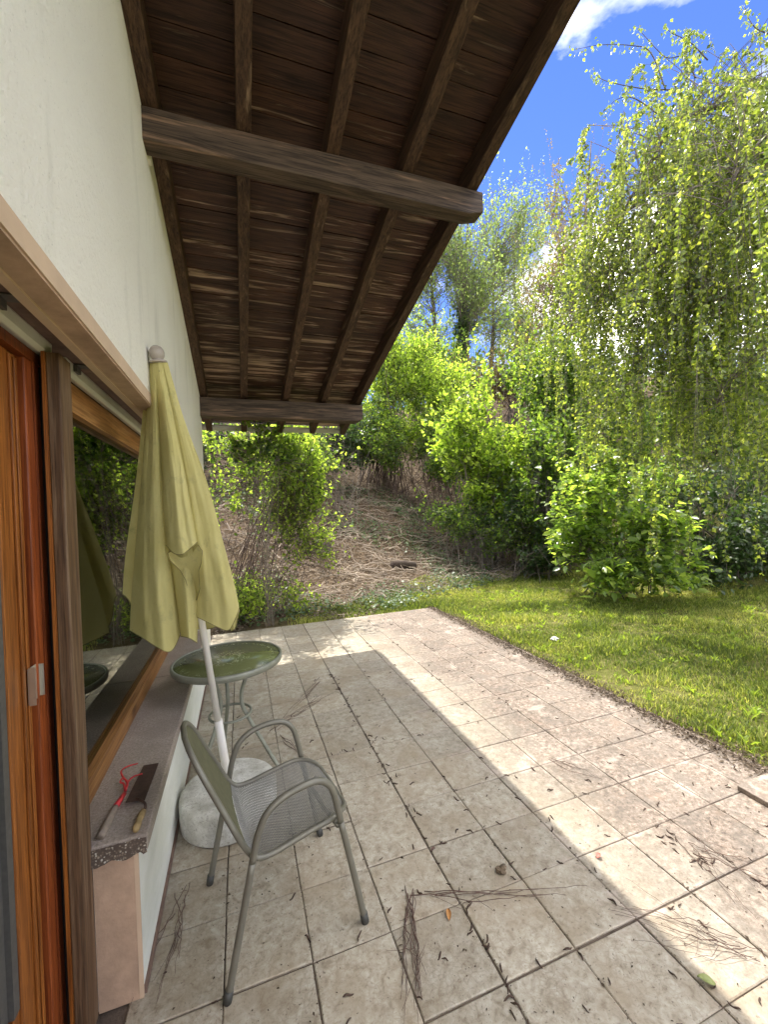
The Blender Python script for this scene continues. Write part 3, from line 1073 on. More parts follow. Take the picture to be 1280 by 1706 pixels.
# curled flap below the middle fold: underside of the cloth turned outwards
fl = [[(285, 917), (300, 930), (318, 925), (330, 908)], [(279, 922), (298, 942), (322, 935), (337, 918)],
      [(284, 935), (304, 955), (320, 950), (335, 938)], [(300, 950), (312, 968), (322, 966), (331, 950)],
      [(309, 966), (318, 982), (326, 984), (333, 982)], [(318, 1000), (322, 1004), (325, 1003), (327, 1000)]]
rows = []
for a_, r4 in enumerate(fl):
    row = []
    for u in np.linspace(0, 1, 10):
        x = np.interp(u, [0, .33, .66, 1], [q[0] for q in r4])
        y = np.interp(u, [0, .33, .66, 1], [q[1] for q in r4])
        row.append(tuple(at(x, y, pole_depth(y) - 0.105 + 0.035 * math.sin(math.pi * u) + 0.011 * a_)))
    rows.append(row)
fo = MB().grid(rows).build('flap', CLOTH, cobj)
fo.modifiers.new('sub', 'SUBSURF').levels = 2
fo.modifiers['sub'].render_levels = 2
hm.tube([r_[0] for r_ in rows], 0.002, 5).tube([r_[-1] for r_ in rows], 0.002, 5)
hm.build('hem', HEM, cobj)

# ------------------------------------------------------------------ table
TCx, TCy, TZ = -0.105, 2.78, 0.72
tb = empty('bistro_table', (TCx, TCy, 0), 'round bistro table with green glass top and curved grey metal legs', 'table')
g = MB()
g.lathe([(0.010, 0.0), (0.312, 0.0), (0.314, 0.002), (0.313, 0.005), (0.012, 0.005)], (TCx, TCy, TZ - 0.004), 64)
g.build('glass_top', TGLASS, tb)
r = MB()
R0 = 0.322
pts = [(R0 - .012, -0.030), (R0 - .004, -0.034), (R0 + .004, -0.030), (R0 + .008, -0.012), (R0 + .007, 0.0), (R0 + .001, 0.006), (R0 - .008, 0.005), (R0 - .010, 0.0), (R0 - .010, -0.012), (R0 - .012, -0.030)]
r.lathe(pts, (TCx, TCy, TZ), 64, cap=False)
r.build('rim', TABLEM, tb)
u = MB()
u.lathe([(0.12, -0.046), (0.15, -0.044), (0.16, -0.034), (0.16, -0.0065), (0.05, -0.0065)], (TCx, TCy, TZ), 40)
for a in (0.3, 0.3 + math.pi / 3, 0.3 + 2 * math.pi / 3):
    c_, s_ = math.cos(a), math.sin(a)
    u.tube([(TCx - .31 * c_, TCy - .31 * s_, TZ - .022), (TCx + .31 * c_, TCy + .31 * s_, TZ - .022)], 0.006, 6)
u.build('underframe', TABLEM, tb)


for a in (-0.30, -0.30 + 2.094, -0.30 + 4.189):
    c_, s_ = math.cos(a), math.sin(a)
    path = smooth_path([(0.115, .68), (0.105, .60), (0.075, .50), (0.075, .42), (0.12, .32), (0.19, .19), (0.26, .06), (0.29, 0.012)], 6)
    MB().tube([(TCx + q[0] * c_, TCy + q[0] * s_, q[1]) for q in path], 0.0125, 10).build('leg', TABLEM, tb)
rg = MB()
rg.tube([(TCx + .125 * math.cos(a), TCy + .125 * math.sin(a), 0.37) for a in np.linspace(0, 2 * math.pi, 40, endpoint=False)], 0.008, 8, closed=True)
rg.build('brace_ring', TABLEM, tb)

# ------------------------------------------------------------------ chair
CO = np.array([0.108, 1.770, 0.0])
cf = np.array([0.985, 0.172, 0])
cs = np.array([-0.172, 0.985, 0])


def cp(f, s, z):
    return tuple(CO + cf * f * .968 + cs * s * .968 + np.array([0, 0, z * .972]))


ch = empty('garden_chair', tuple(CO), 'grey metal mesh garden chair with looped armrests standing beside the parasol base', 'chair')
for sg in (-1, 1):
    fl_ = smooth_path([cp(.265, sg * .262, .012), cp(.225, sg * .258, .22), cp(.180, sg * .254, .44)], 6)
    MB().tube(fl_, 0.0125, 12).build('leg', CHAIRM, ch)
    rl_ = smooth_path([cp(-.262, sg * .262, .012), cp(-.215, sg * .264, .22), cp(-.165, sg * .265, .44)], 6)
    MB().tube(rl_, 0.0125, 12).build('leg', CHAIRM, ch)
    arm = smooth_path([cp(.180, sg * .254, .441), cp(.160, sg * .256, .54), cp(.138, sg * .258, .60), cp(.095, sg * .262, .637), cp(.03, sg * .268, .645), cp(-.05, sg * .270, .632),
                       cp(-.110, sg * .270, .595), cp(-.143, sg * .268, .53), cp(-.165, sg * .265, .441)], 6)
    MB().tube(arm, 0.0125, 12).build('armrest', CHAIRM, ch)
for f_, s_ in ((.265, -.262), (.265, .262), (-.262, -.262), (-.262, .262)):
    ft = MB()
    k = 1 if f_ > 0 else -1
    ft.tube([cp(f_ + k * .003, s_, .0), cp(f_ - k * .004, s_, .038)], 0.0150, 12)
    ft.build('foot', RUBBER, ch)


# seat-and-back shell: centre line (f,z) and half width along it
SP = smooth_path([(0.252, .418), (0.235, .435), (0.19, .445), (0.10, .442), (0.0, .428), (-0.09, .415), (-0.145, .425), (-0.185, .48), (-0.225, .57), (-0.268, .67), (-0.310, .77), (-0.338, .838)], 8)
SP = np.array(SP)
sl_len = np.concatenate([[0], np.cumsum(np.linalg.norm(np.diff(SP, axis=0), axis=1))])
Ltot = sl_len[-1]


def shell(l, w):
    f_ = np.interp(l, sl_len, SP[:, 0])
    z_ = np.interp(l, sl_len, SP[:, 1])
    return f_, z_


def halfw(l):
    base_ = np.interp(l, [0, .12, .40, .55, Ltot - .2, Ltot], [.225, .232, .232, .225, .20, .175])
    r1 = 0.14
    if l < r1:
        return base_ - 0.15 * (1 - math.sqrt(max(0, 1 - ((r1 - l) / r1) ** 2)))
    r2 = 0.13
    if l > Ltot - r2:
        q = (l - (Ltot - r2)) / r2
        return base_ - 0.13 * (1 - math.sqrt(max(0, 1 - q * q)))
    return base_


def shp(l, s):
    f_, z_ = shell(l, s)
    hw = halfw(l)
    dish = -0.018 * (1 - (s / 0.23) ** 2)
    # the dish pushes down on the seat, backwards on the back
    bk = min(1, max(0, (l - 0.38) / 0.12))
    return cp(f_ + dish * bk, s, z_ + dish * (1 - bk))


# rim
nl = 60
lm = []
for k in range(nl + 1):
    l = Ltot * k / nl
    lm.append((l, halfw(l)))
rim = [shp(l, w) for l, w in lm] + [shp(l, -w) for l, w in reversed(lm)]
MB().tube(rim, 0.0105, 10, closed=True).build('seat_frame', CHAIRM, ch)
# support bar under the seat, between the side loops
MB().tube([cp(.17, -.25, .425), cp(.165, -.1, .405), cp(.165, .1, .405), cp(.17, .25, .425)], 0.009, 8).build('stretcher', CHAIRM, ch)
MB().tube([cp(-.16, -.262, .43), cp(-.15, -.1, .395), cp(-.15, .1, .395), cp(-.16, .262, .43)], 0.009, 8).build('stretcher', CHAIRM, ch)


def expanded(l0, l1, pl, psd, wd):
    """diamond strands of expanded metal as real strips"""
    V_, F_ = [], []

    def strip(a, b):
        a = Vector(a)
        b = Vector(b)
        t_ = (b - a).normalized()
        n_ = Vector((0, 0, 1)) if abs(t_.z) < .8 else Vector(cf)
        nrm = Vector(np.cross(np.array(cs), np.array(t_)))
        w_ = t_.cross(nrm).normalized() * wd
        nn_ = nrm.normalized() * wd * .7
        k = len(V_)
        V_.extend([a - w_ - nn_, a + w_ + nn_, b + w_ + nn_, b - w_ - nn_])
        F_.append((k, k + 1, k + 2))
        F_.append((k, k + 2, k + 3))
    nl_ = int((l1 - l0) / pl)
    for a in range(nl_):
        la, lb = l0 + a * pl, l0 + (a + 1) * pl
        ns = int(0.25 / psd)
        for k in range(-ns, ns + 1):
            s0 = (k + (0.5 if a % 2 else 0)) * psd
            for dx in (-.5, .5):
                s1 = s0 + dx * psd
                if abs(s0) < halfw(min(la, Ltot)) and abs(s1) < halfw(min(lb, Ltot)):
                    strip(shp(la, s0), shp(lb, s1))
    return npmesh('mesh_panel', np.array([tuple(v) for v in V_]), np.array(F_))


lb_ = 0.44
link('seat', expanded(0.004, lb_, 0.0052, 0.0115, 0.0012), MESHM, ch)
link('backrest', expanded(lb_, Ltot - .003, 0.0125, 0.0105, 0.0016), MESHG, ch)

# ------------------------------------------------------------------ tools on the sill
hc = empty('hand_cultivator', tuple(on(190, 1340, 2, SZ)), 'hand cultivator with red prongs and grey wooden handle lying on the sill', 'garden tool')
z0 = SZ + 0.012
h0, h1, h2 = on(168, 1393, 2, z0), on(192, 1345, 2, z0 + .004), on(207, 1322, 2, z0 + .008)
MB().tube(smooth_path([h0, (h0 * .5 + h1 * .5), h1], 5), [.0125] * 3 + [.0135] * 4 + [.0125] * 2 + [.0105] * 2, 12).build('handle', GREYH, hc)
MB().tube([h1, h2], [0.0105, 0.0075], 12).build('ferrule', REDM, hc)
h3 = on(212, 1303, 2, z0 + .010)
for pr in ([(208, 1318), (212, 1305), (203, 1292), (202, 1284), (212, 1277), (229, 1272)], [(209, 1318), (213, 1303), (222, 1294), (237, 1289)], [(208, 1318), (206, 1306), (200, 1303), (204, 1297), (212, 1301)]):
    zz = [.010, .016, .022, .024, .018, .004]
    P = [on(x, y, 2, z0 - .008 + zz[min(k, 5)]) for k, (x, y) in enumerate(pr)]
    sp_ = smooth_path(P, 5)
    MB().tube(sp_, list(np.linspace(.0042, .0026, len(sp_))), 8).build('prong', REDM, hc)
tw = empty('bricklayer_trowel', tuple(on(235, 1320, 2, SZ)), 'rusty rectangular trowel with worn yellow wooden handle lying on the sill', 'trowel')
zb = SZ + 0.018
q = [on(209, 1336, 2, zb), on(239, 1275, 2, zb + .004), on(264, 1271, 2, zb + .004), on(241, 1332, 2, zb)]
bl = MB()
bl.add([tuple(p) for p in q] + [(p[0], p[1], p[2] - .0022) for p in q], [(0, 1, 2, 3)[::-1], (4, 5, 6, 7)] + [(k, (k + 1) % 4, (k + 1) % 4 + 4, k + 4) for k in range(4)])
bl.build('blade', RUST, tw)
MB().tube(smooth_path([on(228, 1330, 2, zb + .003), on(240, 1337, 2, zb + .012), on(242, 1345, 2, zb + .004), on(238, 1352, 2, SZ + .013)], 4), 0.0045, 8).build('tang', RUST, tw)
MB().tube(smooth_path([on(239, 1350, 2, SZ + .013), on(232, 1365, 2, SZ + .013), on(226, 1383, 2, SZ + .013)], 4), [.009, .011, .012, .0115, .010, .0105, .012, .012, .009], 12).build('handle', YELH, tw)

# ------------------------------------------------------------------ things lying on the patio
def gp(px, py, z=0.0):
    return on(px, py, 2, z)


def blob(name, c, r, mat, label, cat, seed=0, sq=0.7):
    bm = bmesh.new()
    bmesh.ops.create_icosphere(bm, subdivisions=3, radius=1)
    rr = random.Random(seed)
    ph = [rr.uniform(0, 6) for _ in range(6)]
    for v in bm.verts:
        p = v.co.copy()
        k = 1 + .22 * math.sin(p.x * 3 + ph[0]) * math.sin(p.y * 3 + ph[1]) + .16 * math.sin(p.z * 5 + ph[2] + p.x * 4) + .06 * math.sin(p.y * 11 + ph[3])
        v.co = Vector((p.x * k * r, p.y * k * r * .8, max(p.z * k * r * sq, -r * sq * .55)))
    me = bpy.data.meshes.new(name)
    bm.to_mesh(me)
    bm.free()
    o = link(name, me, mat)
    o.location = (c[0], c[1], c[2] + r * sq * .55)
    o.rotation_euler = (0, 0, rr.uniform(0, 6))
    return tag(o, label, cat)


blob('stone', gp(836, 1452), 0.024, STONE, 'dark brown stone lying alone on the shaded patio tiles', 'stone', 3)
blob('pale_stone', (3.47, 3.944, -0.01), 0.05, PALEST, 'pale stone lying in the grass near the patio edge', 'stone', 5, .5)


def flat_leaf(name, c, ln, ang, mat, label, cat='leaf', w=.45):
    rows = []
    for k in range(7):
        u_ = k / 6
        hw = ln * w * math.sin(math.pi * min(1, u_ * .93 + .07)) ** .8 * .5
        row = []
        for q_ in (-1, -.5, 0, .5, 1):
            row.append((u_ * ln - ln / 2, q_ * hw, .002 + abs(q_) * .006 + .006 * math.sin(u_ * 3)))
        rows.append(row)
    o = MB().grid(rows).build(name, mat)
    o.location = (c[0], c[1], .001)
    o.rotation_euler = (0, 0, ang)
    return tag(o, label, cat)


flat_leaf('fallen_leaf', gp(748, 1526), .045, 1.2, DRYLEAF, 'single orange dry leaf on the shaded tiles')
flat_leaf('fallen_leaf', gp(1178, 1637), .05, 2.2, GRNLEAF, 'single yellow green leaf on the sunlit tiles near the bottom edge', w=.6)
flat_leaf('fallen_petal', gp(998, 1428), .028, .4, PETAL, 'small coral red petal on the sunlit tiles', 'petal', .8)
flat_leaf('fallen_leaf', gp(722, 1418), .03, .4, TWIGM, 'small curled grey brown leaf beside a dark joint')


def wander(p0, p1, n, amp, z, rr, lift=0.012):
    p0, p1 = np.array(p0, float), np.array(p1, float)
    d = p1 - p0
    nrm = np.array([-d[1], d[0], 0]) / (np.linalg.norm(d) + 1e-9)
    off = 0
    out_ = []
    for k in range(n + 1):
        u_ = k / n
        off += rr.uniform(-1, 1) * amp
        p = p0 + d * u_ + nrm * off * math.sin(math.pi * min(1, u_ * 1.0 + .12))
        p[2] = z + lift * abs(math.sin(u_ * 5 + off * 40)) * rr.uniform(.3, 1)
        out_.append(p)
    return out_


def twig_bundle(px0, px1, n, spread, rad, label, seed, branchy=True):
    rr = random.Random(seed)
    a, b_ = gp(*px0), gp(*px1)
    o = MB()
    for k in range(n):
        j0 = np.array([rr.gauss(0, spread), rr.gauss(0, spread), 0])
        j1 = np.array([rr.gauss(0, spread * 2), rr.gauss(0, spread * 2), 0])
        t0 = rr.uniform(0, .35)
        t1 = rr.uniform(.6, 1.0)
        pa = a + (b_ - a) * t0 + j0
        pb_ = a + (b_ - a) * t1 + j1
        w = wander(pa, pb_, 14, .011, .004, rr)
        o.tube(w, list(np.linspace(rad * rr.uniform(.6, 1.1), rad * .35, len(w))), 5)
        if branchy:
            for _ in range(1):
                s_ = w[rr.randrange(2, 12)]
                e_ = s_ + (b_ - a) * rr.uniform(.08, .2) + np.array([rr.uniform(-.09, .09), rr.uniform(-.09, .09), 0])
                e_[2] = .004
                o.tube(wander(s_, e_, 4, .004, .004, rr, .006), [rad * .4] * 4 + [rad * .2], 4)
    return tag(o.build('twig', TWIGM), label, 'twigs', 'dry twigs lying on the patio')


twig_bundle((684, 1480), (690, 1720), 11, .014, .0019, 'dense bundle of dry twigs running to the bottom edge', 11)
twig_bundle((690, 1492), (985, 1486), 4, .012, .0021, 'long dry twig lying across the shadow line beside the brown stone', 12)
twig_bundle((1290, 1610), (1050, 1520), 12, .030, .0014, 'fan of thin dry twigs on the sunlit tiles at lower right', 13)
twig_bundle((296, 1475), (255, 1690), 7, .03, .0018, 'dry twigs and sprays along the foot of the low wall', 14)
twig_bundle((548, 1116), (450, 1225), 4, .012, .0022, 'thin branched twig between the table and a dark joint', 15)
twig_bundle((432, 1235), (560, 1150), 5, .03, .0018, 'fine spray of twigs lying behind the chair armrest', 16)
twig_bundle((1130, 1390), (1290, 1490), 6, .035, .002, 'dry twigs scattered on the sunlit tiles at the right edge', 17)
twig_bundle((450, 1215), (555, 1300), 3, .012, .0024, 'crooked twig lying behind the chair seat', 18)
twig_bundle((900, 1258), (1010, 1300), 3, .01, .0018, 'thin twig on the stained sunlit tiles in the middle', 19)

# catkins: a few shapes shared by all
cms = []
for k in range(6):
    rr = random.Random(40 + k)
    n = 7
    ln = rr.uniform(.026, .042)
    bend = rr.uniform(-1.6, 1.6)
    a = 0
    p = np.array([0., 0, 0.003])
    pts = []
    for s_ in range(n):
        pts.append(p.copy())
        a += bend / n + rr.uniform(-.15, .15)
        p = p + np.array([math.cos(a), math.sin(a), 0]) * ln / (n - 1)
        p[2] = .0032 + .003 * math.sin(s_ * 1.1 + k)
    me = MB().tube(pts, [.0012, .0026, .0030, .0030, .0028, .0022, .0010], 6).mesh('catkin')
    me.materials.append(CATK)
    cms.append(me)
rr = random.Random(77)
lines_x = [X0 + k * TS for k in range(-4, 7)]
spots = []
for _ in range(62):
    spots.append((X0 + rr.gauss(0, .012), rr.uniform(.75, 4.2)))
for _ in range(50):
    spots.append((rr.choice([X0 + 2 * TS, X0 + 3 * TS, X0 + TS, X0 + 4 * TS]) + rr.gauss(0, .012), rr.uniform(.8, 4.8)))
for _ in range(40):
    spots.append((rr.uniform(.1, 2.2), Y0 + TS * rr.choice([0, 1, 2, 3, 5]) + rr.gauss(0, .01)))
for _ in range(110):
    spots.append((rr.uniform(-.2, 2.6), .75 + 3.6 * rr.random() ** 1.5))
for px, py, n_ in ((655, 1303, 6), (688, 1355, 5), (1170, 1440, 12), (1120, 1400, 8), (618, 1235, 6), (700, 1480, 8), (680, 1540, 7), (650, 1500, 5), (900, 1500, 5)):
    c_ = gp(px, py)
    for _ in range(n_):
        spots.append((c_[0] + rr.gauss(0, .03), c_[1] + rr.gauss(0, .022)))
for (x, y) in spots[:300]:
    o = bpy.data.objects.new('catkin', rr.choice(cms))
    C.objects.link(o)
    o.location = (x, y, 0.001)
    o.rotation_euler = (0, 0, rr.uniform(0, 6.28))
    s_ = rr.uniform(.7, 1.25)
    o.scale = (s_, s_, s_)
    tag(o, 'small dark brown catkin fallen loose on the patio tiles', 'catkin', 'fallen catkins on the patio')

# ------------------------------------------------------------------ leaves
LOZ = (np.array([[0, 0, 0], [0.45, 0.5, 0.12], [1, 0, 0], [0.45, -0.5, 0.12]]), np.array([[0, 2, 1], [0, 3, 2]]))
OVA = (np.array([[0, 0, 0], [0.5, 0, -0.03], [1, 0, -0.14], [0.22, .40, .07], [0.62, .42, .05], [0.22, -.40, .07], [0.62, -.42, .05]]),
       np.array([[0, 1, 3], [3, 1, 4], [1, 2, 4], [0, 5, 1], [5, 6, 1], [1, 6, 2]]))


def unit(a):
    return a / (np.linalg.norm(a, axis=-1, keepdims=True) + 1e-9)


def leaves(pos, axis, nrm, size, width, shape, rnd):
    axis = unit(axis)
    side = unit(np.cross(nrm, axis))
    nrm = np.cross(axis, side)
    T, Fc = shape
    n = len(pos)
    V_ = (pos[:, None, :] + size[:, None, None] * (T[None, :, 0:1] * axis[:, None, :] + width * T[None, :, 1:2] * side[:, None, :] + T[None, :, 2:3] * nrm[:, None, :]))
    F_ = (np.arange(n)[:, None, None] * len(T) + Fc[None]).reshape(-1, 3)
    return V_.reshape(-1, 3), F_, np.repeat(rnd, len(T))


def tubes_np(P, R, ns=3):
    """P (n,m,3) polylines, R (n,m) radii -> tri tubes"""
    n, m, _ = P.shape
    T = np.empty_like(P)
    T[:, 1:-1] = P[:, 2:] - P[:, :-2]
    T[:, 0] = P[:, 1] - P[:, 0]
    T[:, -1] = P[:, -1] - P[:, -2]
    T = unit(T)
    ref = np.where(np.abs(T[..., 2:3]) < .9, np.array([0, 0, 1.0]), np.array([1.0, 0, 0]))
    A = unit(np.cross(T, ref))
    B = np.cross(T, A)
    ang = 2 * np.pi * np.arange(ns) / ns
    V_ = P[:, :, None, :] + R[:, :, None, None] * (np.cos(ang)[None, None, :, None] * A[:, :, None, :] + np.sin(ang)[None, None, :, None] * B[:, :, None, :])
    idx = np.arange(n * m * ns).reshape(n, m, ns)
    a = idx[:, :-1, :]
    b_ = np.roll(idx, -1, 2)[:, :-1, :]
    c_ = idx[:, 1:, :]
    d_ = np.roll(idx, -1, 2)[:, 1:, :]
    F_ = np.concatenate([np.stack([a, b_, d_], -1).reshape(-1, 3), np.stack([a, d_, c_], -1).reshape(-1, 3)])
    return V_.reshape(-1, 3), F_


class Cat:
    def __init__(self):
        self.V, self.F, self.R, self.n = [], [], [], 0

    def add(self, V_, F_, R_=None):
        self.V.append(V_)
        self.F.append(F_ + self.n)
        if R_ is not None:
            self.R.append(R_)
        self.n += len(V_)

    def mesh(self, name, smooth=False):
        return npmesh(name, np.concatenate(self.V), np.concatenate(self.F), np.concatenate(self.R) if self.R else None, smooth)


def clump(p, sc, seed):
    r_ = np.random.default_rng(seed)
    k = r_.normal(size=(5, 3)) * sc
    ph = r_.uniform(0, 6.28, 5)
    return sum(np.sin(p @ k[i_] + ph[i_]) for i_ in range(5)) / 2.2


def lumpy(ells, k, r_, lo=.16, hi=.52, pos=.95):
    res = []
    for c_, s_ in ells:
        res.append((c_, s_ * .78))
        for _ in range(k):
            d = unit(r_.normal(size=3))
            res.append((c_ + d * s_ * pos * r_.uniform(.8, 1.15), s_ * r_.uniform(lo, hi)))
    return res


def sample_ell(ells, n, r_, shell_lo=0.45, gap=-.35, sc=2.2, seed=0):
    w = np.array([e[1][0] * e[1][1] * e[1][2] for e in ells]) ** .8
    w = w / w.sum()
    res = []
    tot_ = 0
    while tot_ < n:
        k = r_.choice(len(ells), size=n * 2, p=w)
        d = unit(r_.normal(size=(n * 2, 3)))
        rad = r_.uniform(shell_lo ** 3, 1, n * 2) ** (1 / 3)
        c_ = np.array([e[0] for e in ells])[k]
        s_ = np.array([e[1] for e in ells])[k]
        wob = 1 + .34 * clump(d * 2.2 + c_, 1.0, seed + 50) + .16 * clump(d * 5 + c_, 1.0, seed + 51)
        p = c_ + d * (rad * wob)[:, None] * s_
        # irregular outline
        ok = clump(p, sc, seed) > gap
        res.append(p[ok])
        tot_ += ok.sum()
    return np.concatenate(res)[:n]


def bezier(P0, P1, P2, m):
    t_ = np.linspace(0, 1, m)[None, :, None]
    return (1 - t_) ** 2 * P0[:, None] + 2 * t_ * (1 - t_) * P1[:, None] + t_ ** 2 * P2[:, None]


def plant(name, base, ells, label, cat, leafm, barkm, n_tw, per, size, shape=LOZ, width=.7, twl=.35, droop=.15, upn=.9, stems=14, srad=.012,
          shell_lo=.45, gap=-.35, sc=2.2, seed=0, group=None, base_spread=.25, trunk=None, twr=.0022, pick=0, crown_name='foliage', minz=None, flat=.0, lumps=10, shoots=.14):
    r_ = np.random.default_rng(seed + 100)
    root = empty(name, tuple(base), label, cat, group)
    base = np.array(base, float)
    cen0 = np.mean([e[0] for e in ells], 0)
    tips = sample_ell(lumpy(ells, lumps, r_) if lumps else ells, n_tw, r_, shell_lo, gap, sc, seed)
    ext = r_.uniform(0, 1, n_tw) < shoots
    grow = unit(tips - cen0) * .7 + np.array([0, 0, .6]) + r_.normal(size=tips.shape) * .25
    tips = tips + np.where(ext, r_.uniform(.5, 2.0, n_tw) * twl, 0)[:, None] * grow
    if minz is not None:
        tips = tips[tips[:, 2] > minz(tips)]
    n_tw = len(tips)
    cen = np.mean([e[0] for e in ells], 0)
    inward = unit((base + (cen - base) * .5)[None] - tips + r_.normal(size=(n_tw, 3)) * .5)
    starts = tips + inward * twl * (r_.uniform(.6, 1.3, (n_tw, 1)) + 1.2 * (r_.uniform(0, 1, (n_tw, 1)) < shoots))
    mid = (starts + tips) / 2 + r_.normal(size=(n_tw, 3)) * twl * .12 + np.array([0, 0, twl * .10])
    TW = bezier(starts, mid, tips, 4)
    wood_ = Cat()
    V_, F_ = tubes_np(TW, np.repeat(np.linspace(twr, twr * .4, 4)[None], n_tw, 0))
    wood_.add(V_, F_)
    # stems to a spread of starts
    tr_nodes = None
    if trunk is not None:
        tp = np.array(smooth_path(trunk['path'], 5))
        tr_ = np.linspace(trunk['r0'], trunk['r1'], len(tp))
        tm_ = MB().tube([tuple(p) for p in tp], list(tr_), 10)
        tm_.build('trunk', trunk.get('mat', BARK), root)
        tr_nodes = tp
    ns = min(stems, n_tw)
    pickd = r_.choice(n_tw, ns, replace=False)
    E_ = starts[pickd]
    if tr_nodes is not None:
        lo = int(len(tr_nodes) * trunk.get('from', .3))
        hi_nodes = tr_nodes[lo:]
        # attach below the target
        A_ = []
        for e in E_:
            dz = e[2] - np.linalg.norm(e[:2] - hi_nodes[:, :2], axis=1) * .7 - hi_nodes[:, 2]
            A_.append(hi_nodes[np.argmin(np.abs(dz))])
        A_ = np.array(A_)
        Mid = A_ * .45 + E_ * .55 + np.array([0, 0, .12]) * np.linalg.norm(E_ - A_, axis=1)[:, None] * trunk.get('arch', 1)
    else:
        A_ = base[None] + np.concatenate([r_.normal(size=(ns, 2)) * base_spread, np.zeros((ns, 1))], 1)
        A_[:, 2] = hz(A_[:, 0], A_[:, 1]) - .03
        Mid = A_ * .55 + E_ * .45
        Mid[:, 2] += .25 * (E_[:, 2] - A_[:, 2])
    Mid = Mid + r_.normal(size=Mid.shape) * .05 * np.linalg.norm(E_ - A_, axis=1)[:, None]
    ST = bezier(A_, Mid, E_, 9)
    jit = r_.normal(size=ST.shape) * srad * .8
    jit[:, 0] = 0
    jit[:, -1] = 0
    rad = srad * np.linspace(1, .28, 9)[None] * r_.uniform(.6, 1.2, (ns, 1))
    V_, F_ = tubes_np(ST + jit, rad, 5)
    wood_.add(V_, F_)
    # connecting side shoots: every twig start goes to the nearest point of a stem
    flat_pts = ST[:, 3:].reshape(-1, 3)
    sub = r_.choice(n_tw, min(n_tw, 500), replace=False)
    dd_ = np.linalg.norm(starts[sub][:, None, :] - flat_pts[None], axis=2)
    near = flat_pts[np.argmin(dd_, 1)]
    CN = bezier(near, (near + starts[sub]) / 2 + np.array([0, 0, .04]), starts[sub], 4)
    V_, F_ = tubes_np(CN, np.repeat(np.linspace(twr * 2, twr, 4)[None], len(sub), 0))
    wood_.add(V_, F_)
    link('branches', wood_.mesh('branches', True), barkm, root, kind='stuff')
    # leaves
    n = n_tw * per
    tw_i = np.repeat(np.arange(n_tw), per)
    u_ = r_.uniform(.1, 1.0, n)
    p0, p1, p2 = starts[tw_i], mid[tw_i], tips[tw_i]
    uu = u_[:, None]
    pos = (1 - uu) ** 2 * p0 + 2 * uu * (1 - uu) * p1 + uu ** 2 * p2 + r_.normal(size=(n, 3)) * size * .25
    tdir = unit(p2 - p0)
    axis = tdir * .45 + r_.normal(size=(n, 3)) * .6 + np.array([0, 0, -droop * 2])
    if flat:
        axis[:, 2] *= (1 - flat)
    nrm = np.array([0, 0, upn]) + r_.normal(size=(n, 3)) * .55
    sz = size * np.clip(r_.normal(.85, .28, n), .3, 1.5)
    rnd = np.clip(r_.normal(.42, .30, n) + .30 * (u_ - .5), 0, 1)
    keep = np.ones(n, bool)
    if minz is not None:
        keep = pos[:, 2] > minz(pos)
    pos, axis, nrm, sz, rnd = pos[keep], axis[keep], nrm[keep], sz[keep], rnd[keep]
    if pick:
        # the leaves that show largest are parts of their own
        dist = np.linalg.norm(pos - CAMP, axis=1) / sz - 2.0 * unit(nrm)[:, 2]
        order = np.argsort(dist - r_.uniform(0, 12, len(pos)))
        one = order[:pick]
        rest = order[pick:]
        lm_ = []
        for k in range(4):
            Vl, Fl, Rl = leaves(np.zeros((1, 3)), np.array([[1., 0, 0]]), np.array([[0, 0, 1.]]), np.array([1.0]), width, shape, np.array([.2 + .22 * k]))
            me = npmesh('leaf', Vl, Fl, Rl)
            me.materials.append(leafm)
            lm_.append(me)
        for q_ in one:
            ax_ = Vector(axis[q_]).normalized()
            sd_ = Vector(nrm[q_]).cross(ax_).normalized()
            nm_ = ax_.cross(sd_)
            o = bpy.data.objects.new('leaf', lm_[int(rnd[q_] * 3.99)])
            C.objects.link(o)
            o.parent = root
            mw = Matrix((ax_, sd_, nm_)).transposed().to_4x4()
            mw = Matrix.Translation(Vector(pos[q_]) - root.location) @ mw @ Matrix.Scale(float(sz[q_]), 4)
            o.matrix_local = mw
        pos, axis, nrm, sz, rnd = pos[rest], axis[rest], nrm[rest], sz[rest], rnd[rest]
    V_, F_, R_ = leaves(pos, axis, nrm, sz, width, shape, rnd)
    link(crown_name, npmesh(crown_name, V_, F_, R_), leafm, root, kind='stuff')
    return root


def G(px, py, depth, r_=None):
    """ground point under the image column at a given depth"""
    p = at(px, py, depth)
    return np.array([p[0], p[1], float(hz(p[0], p[1])) - .02])


def EL(px, py, depth, rx, ry, rz):
    return (at(px, py, depth), np.array([rx, ry, rz]))


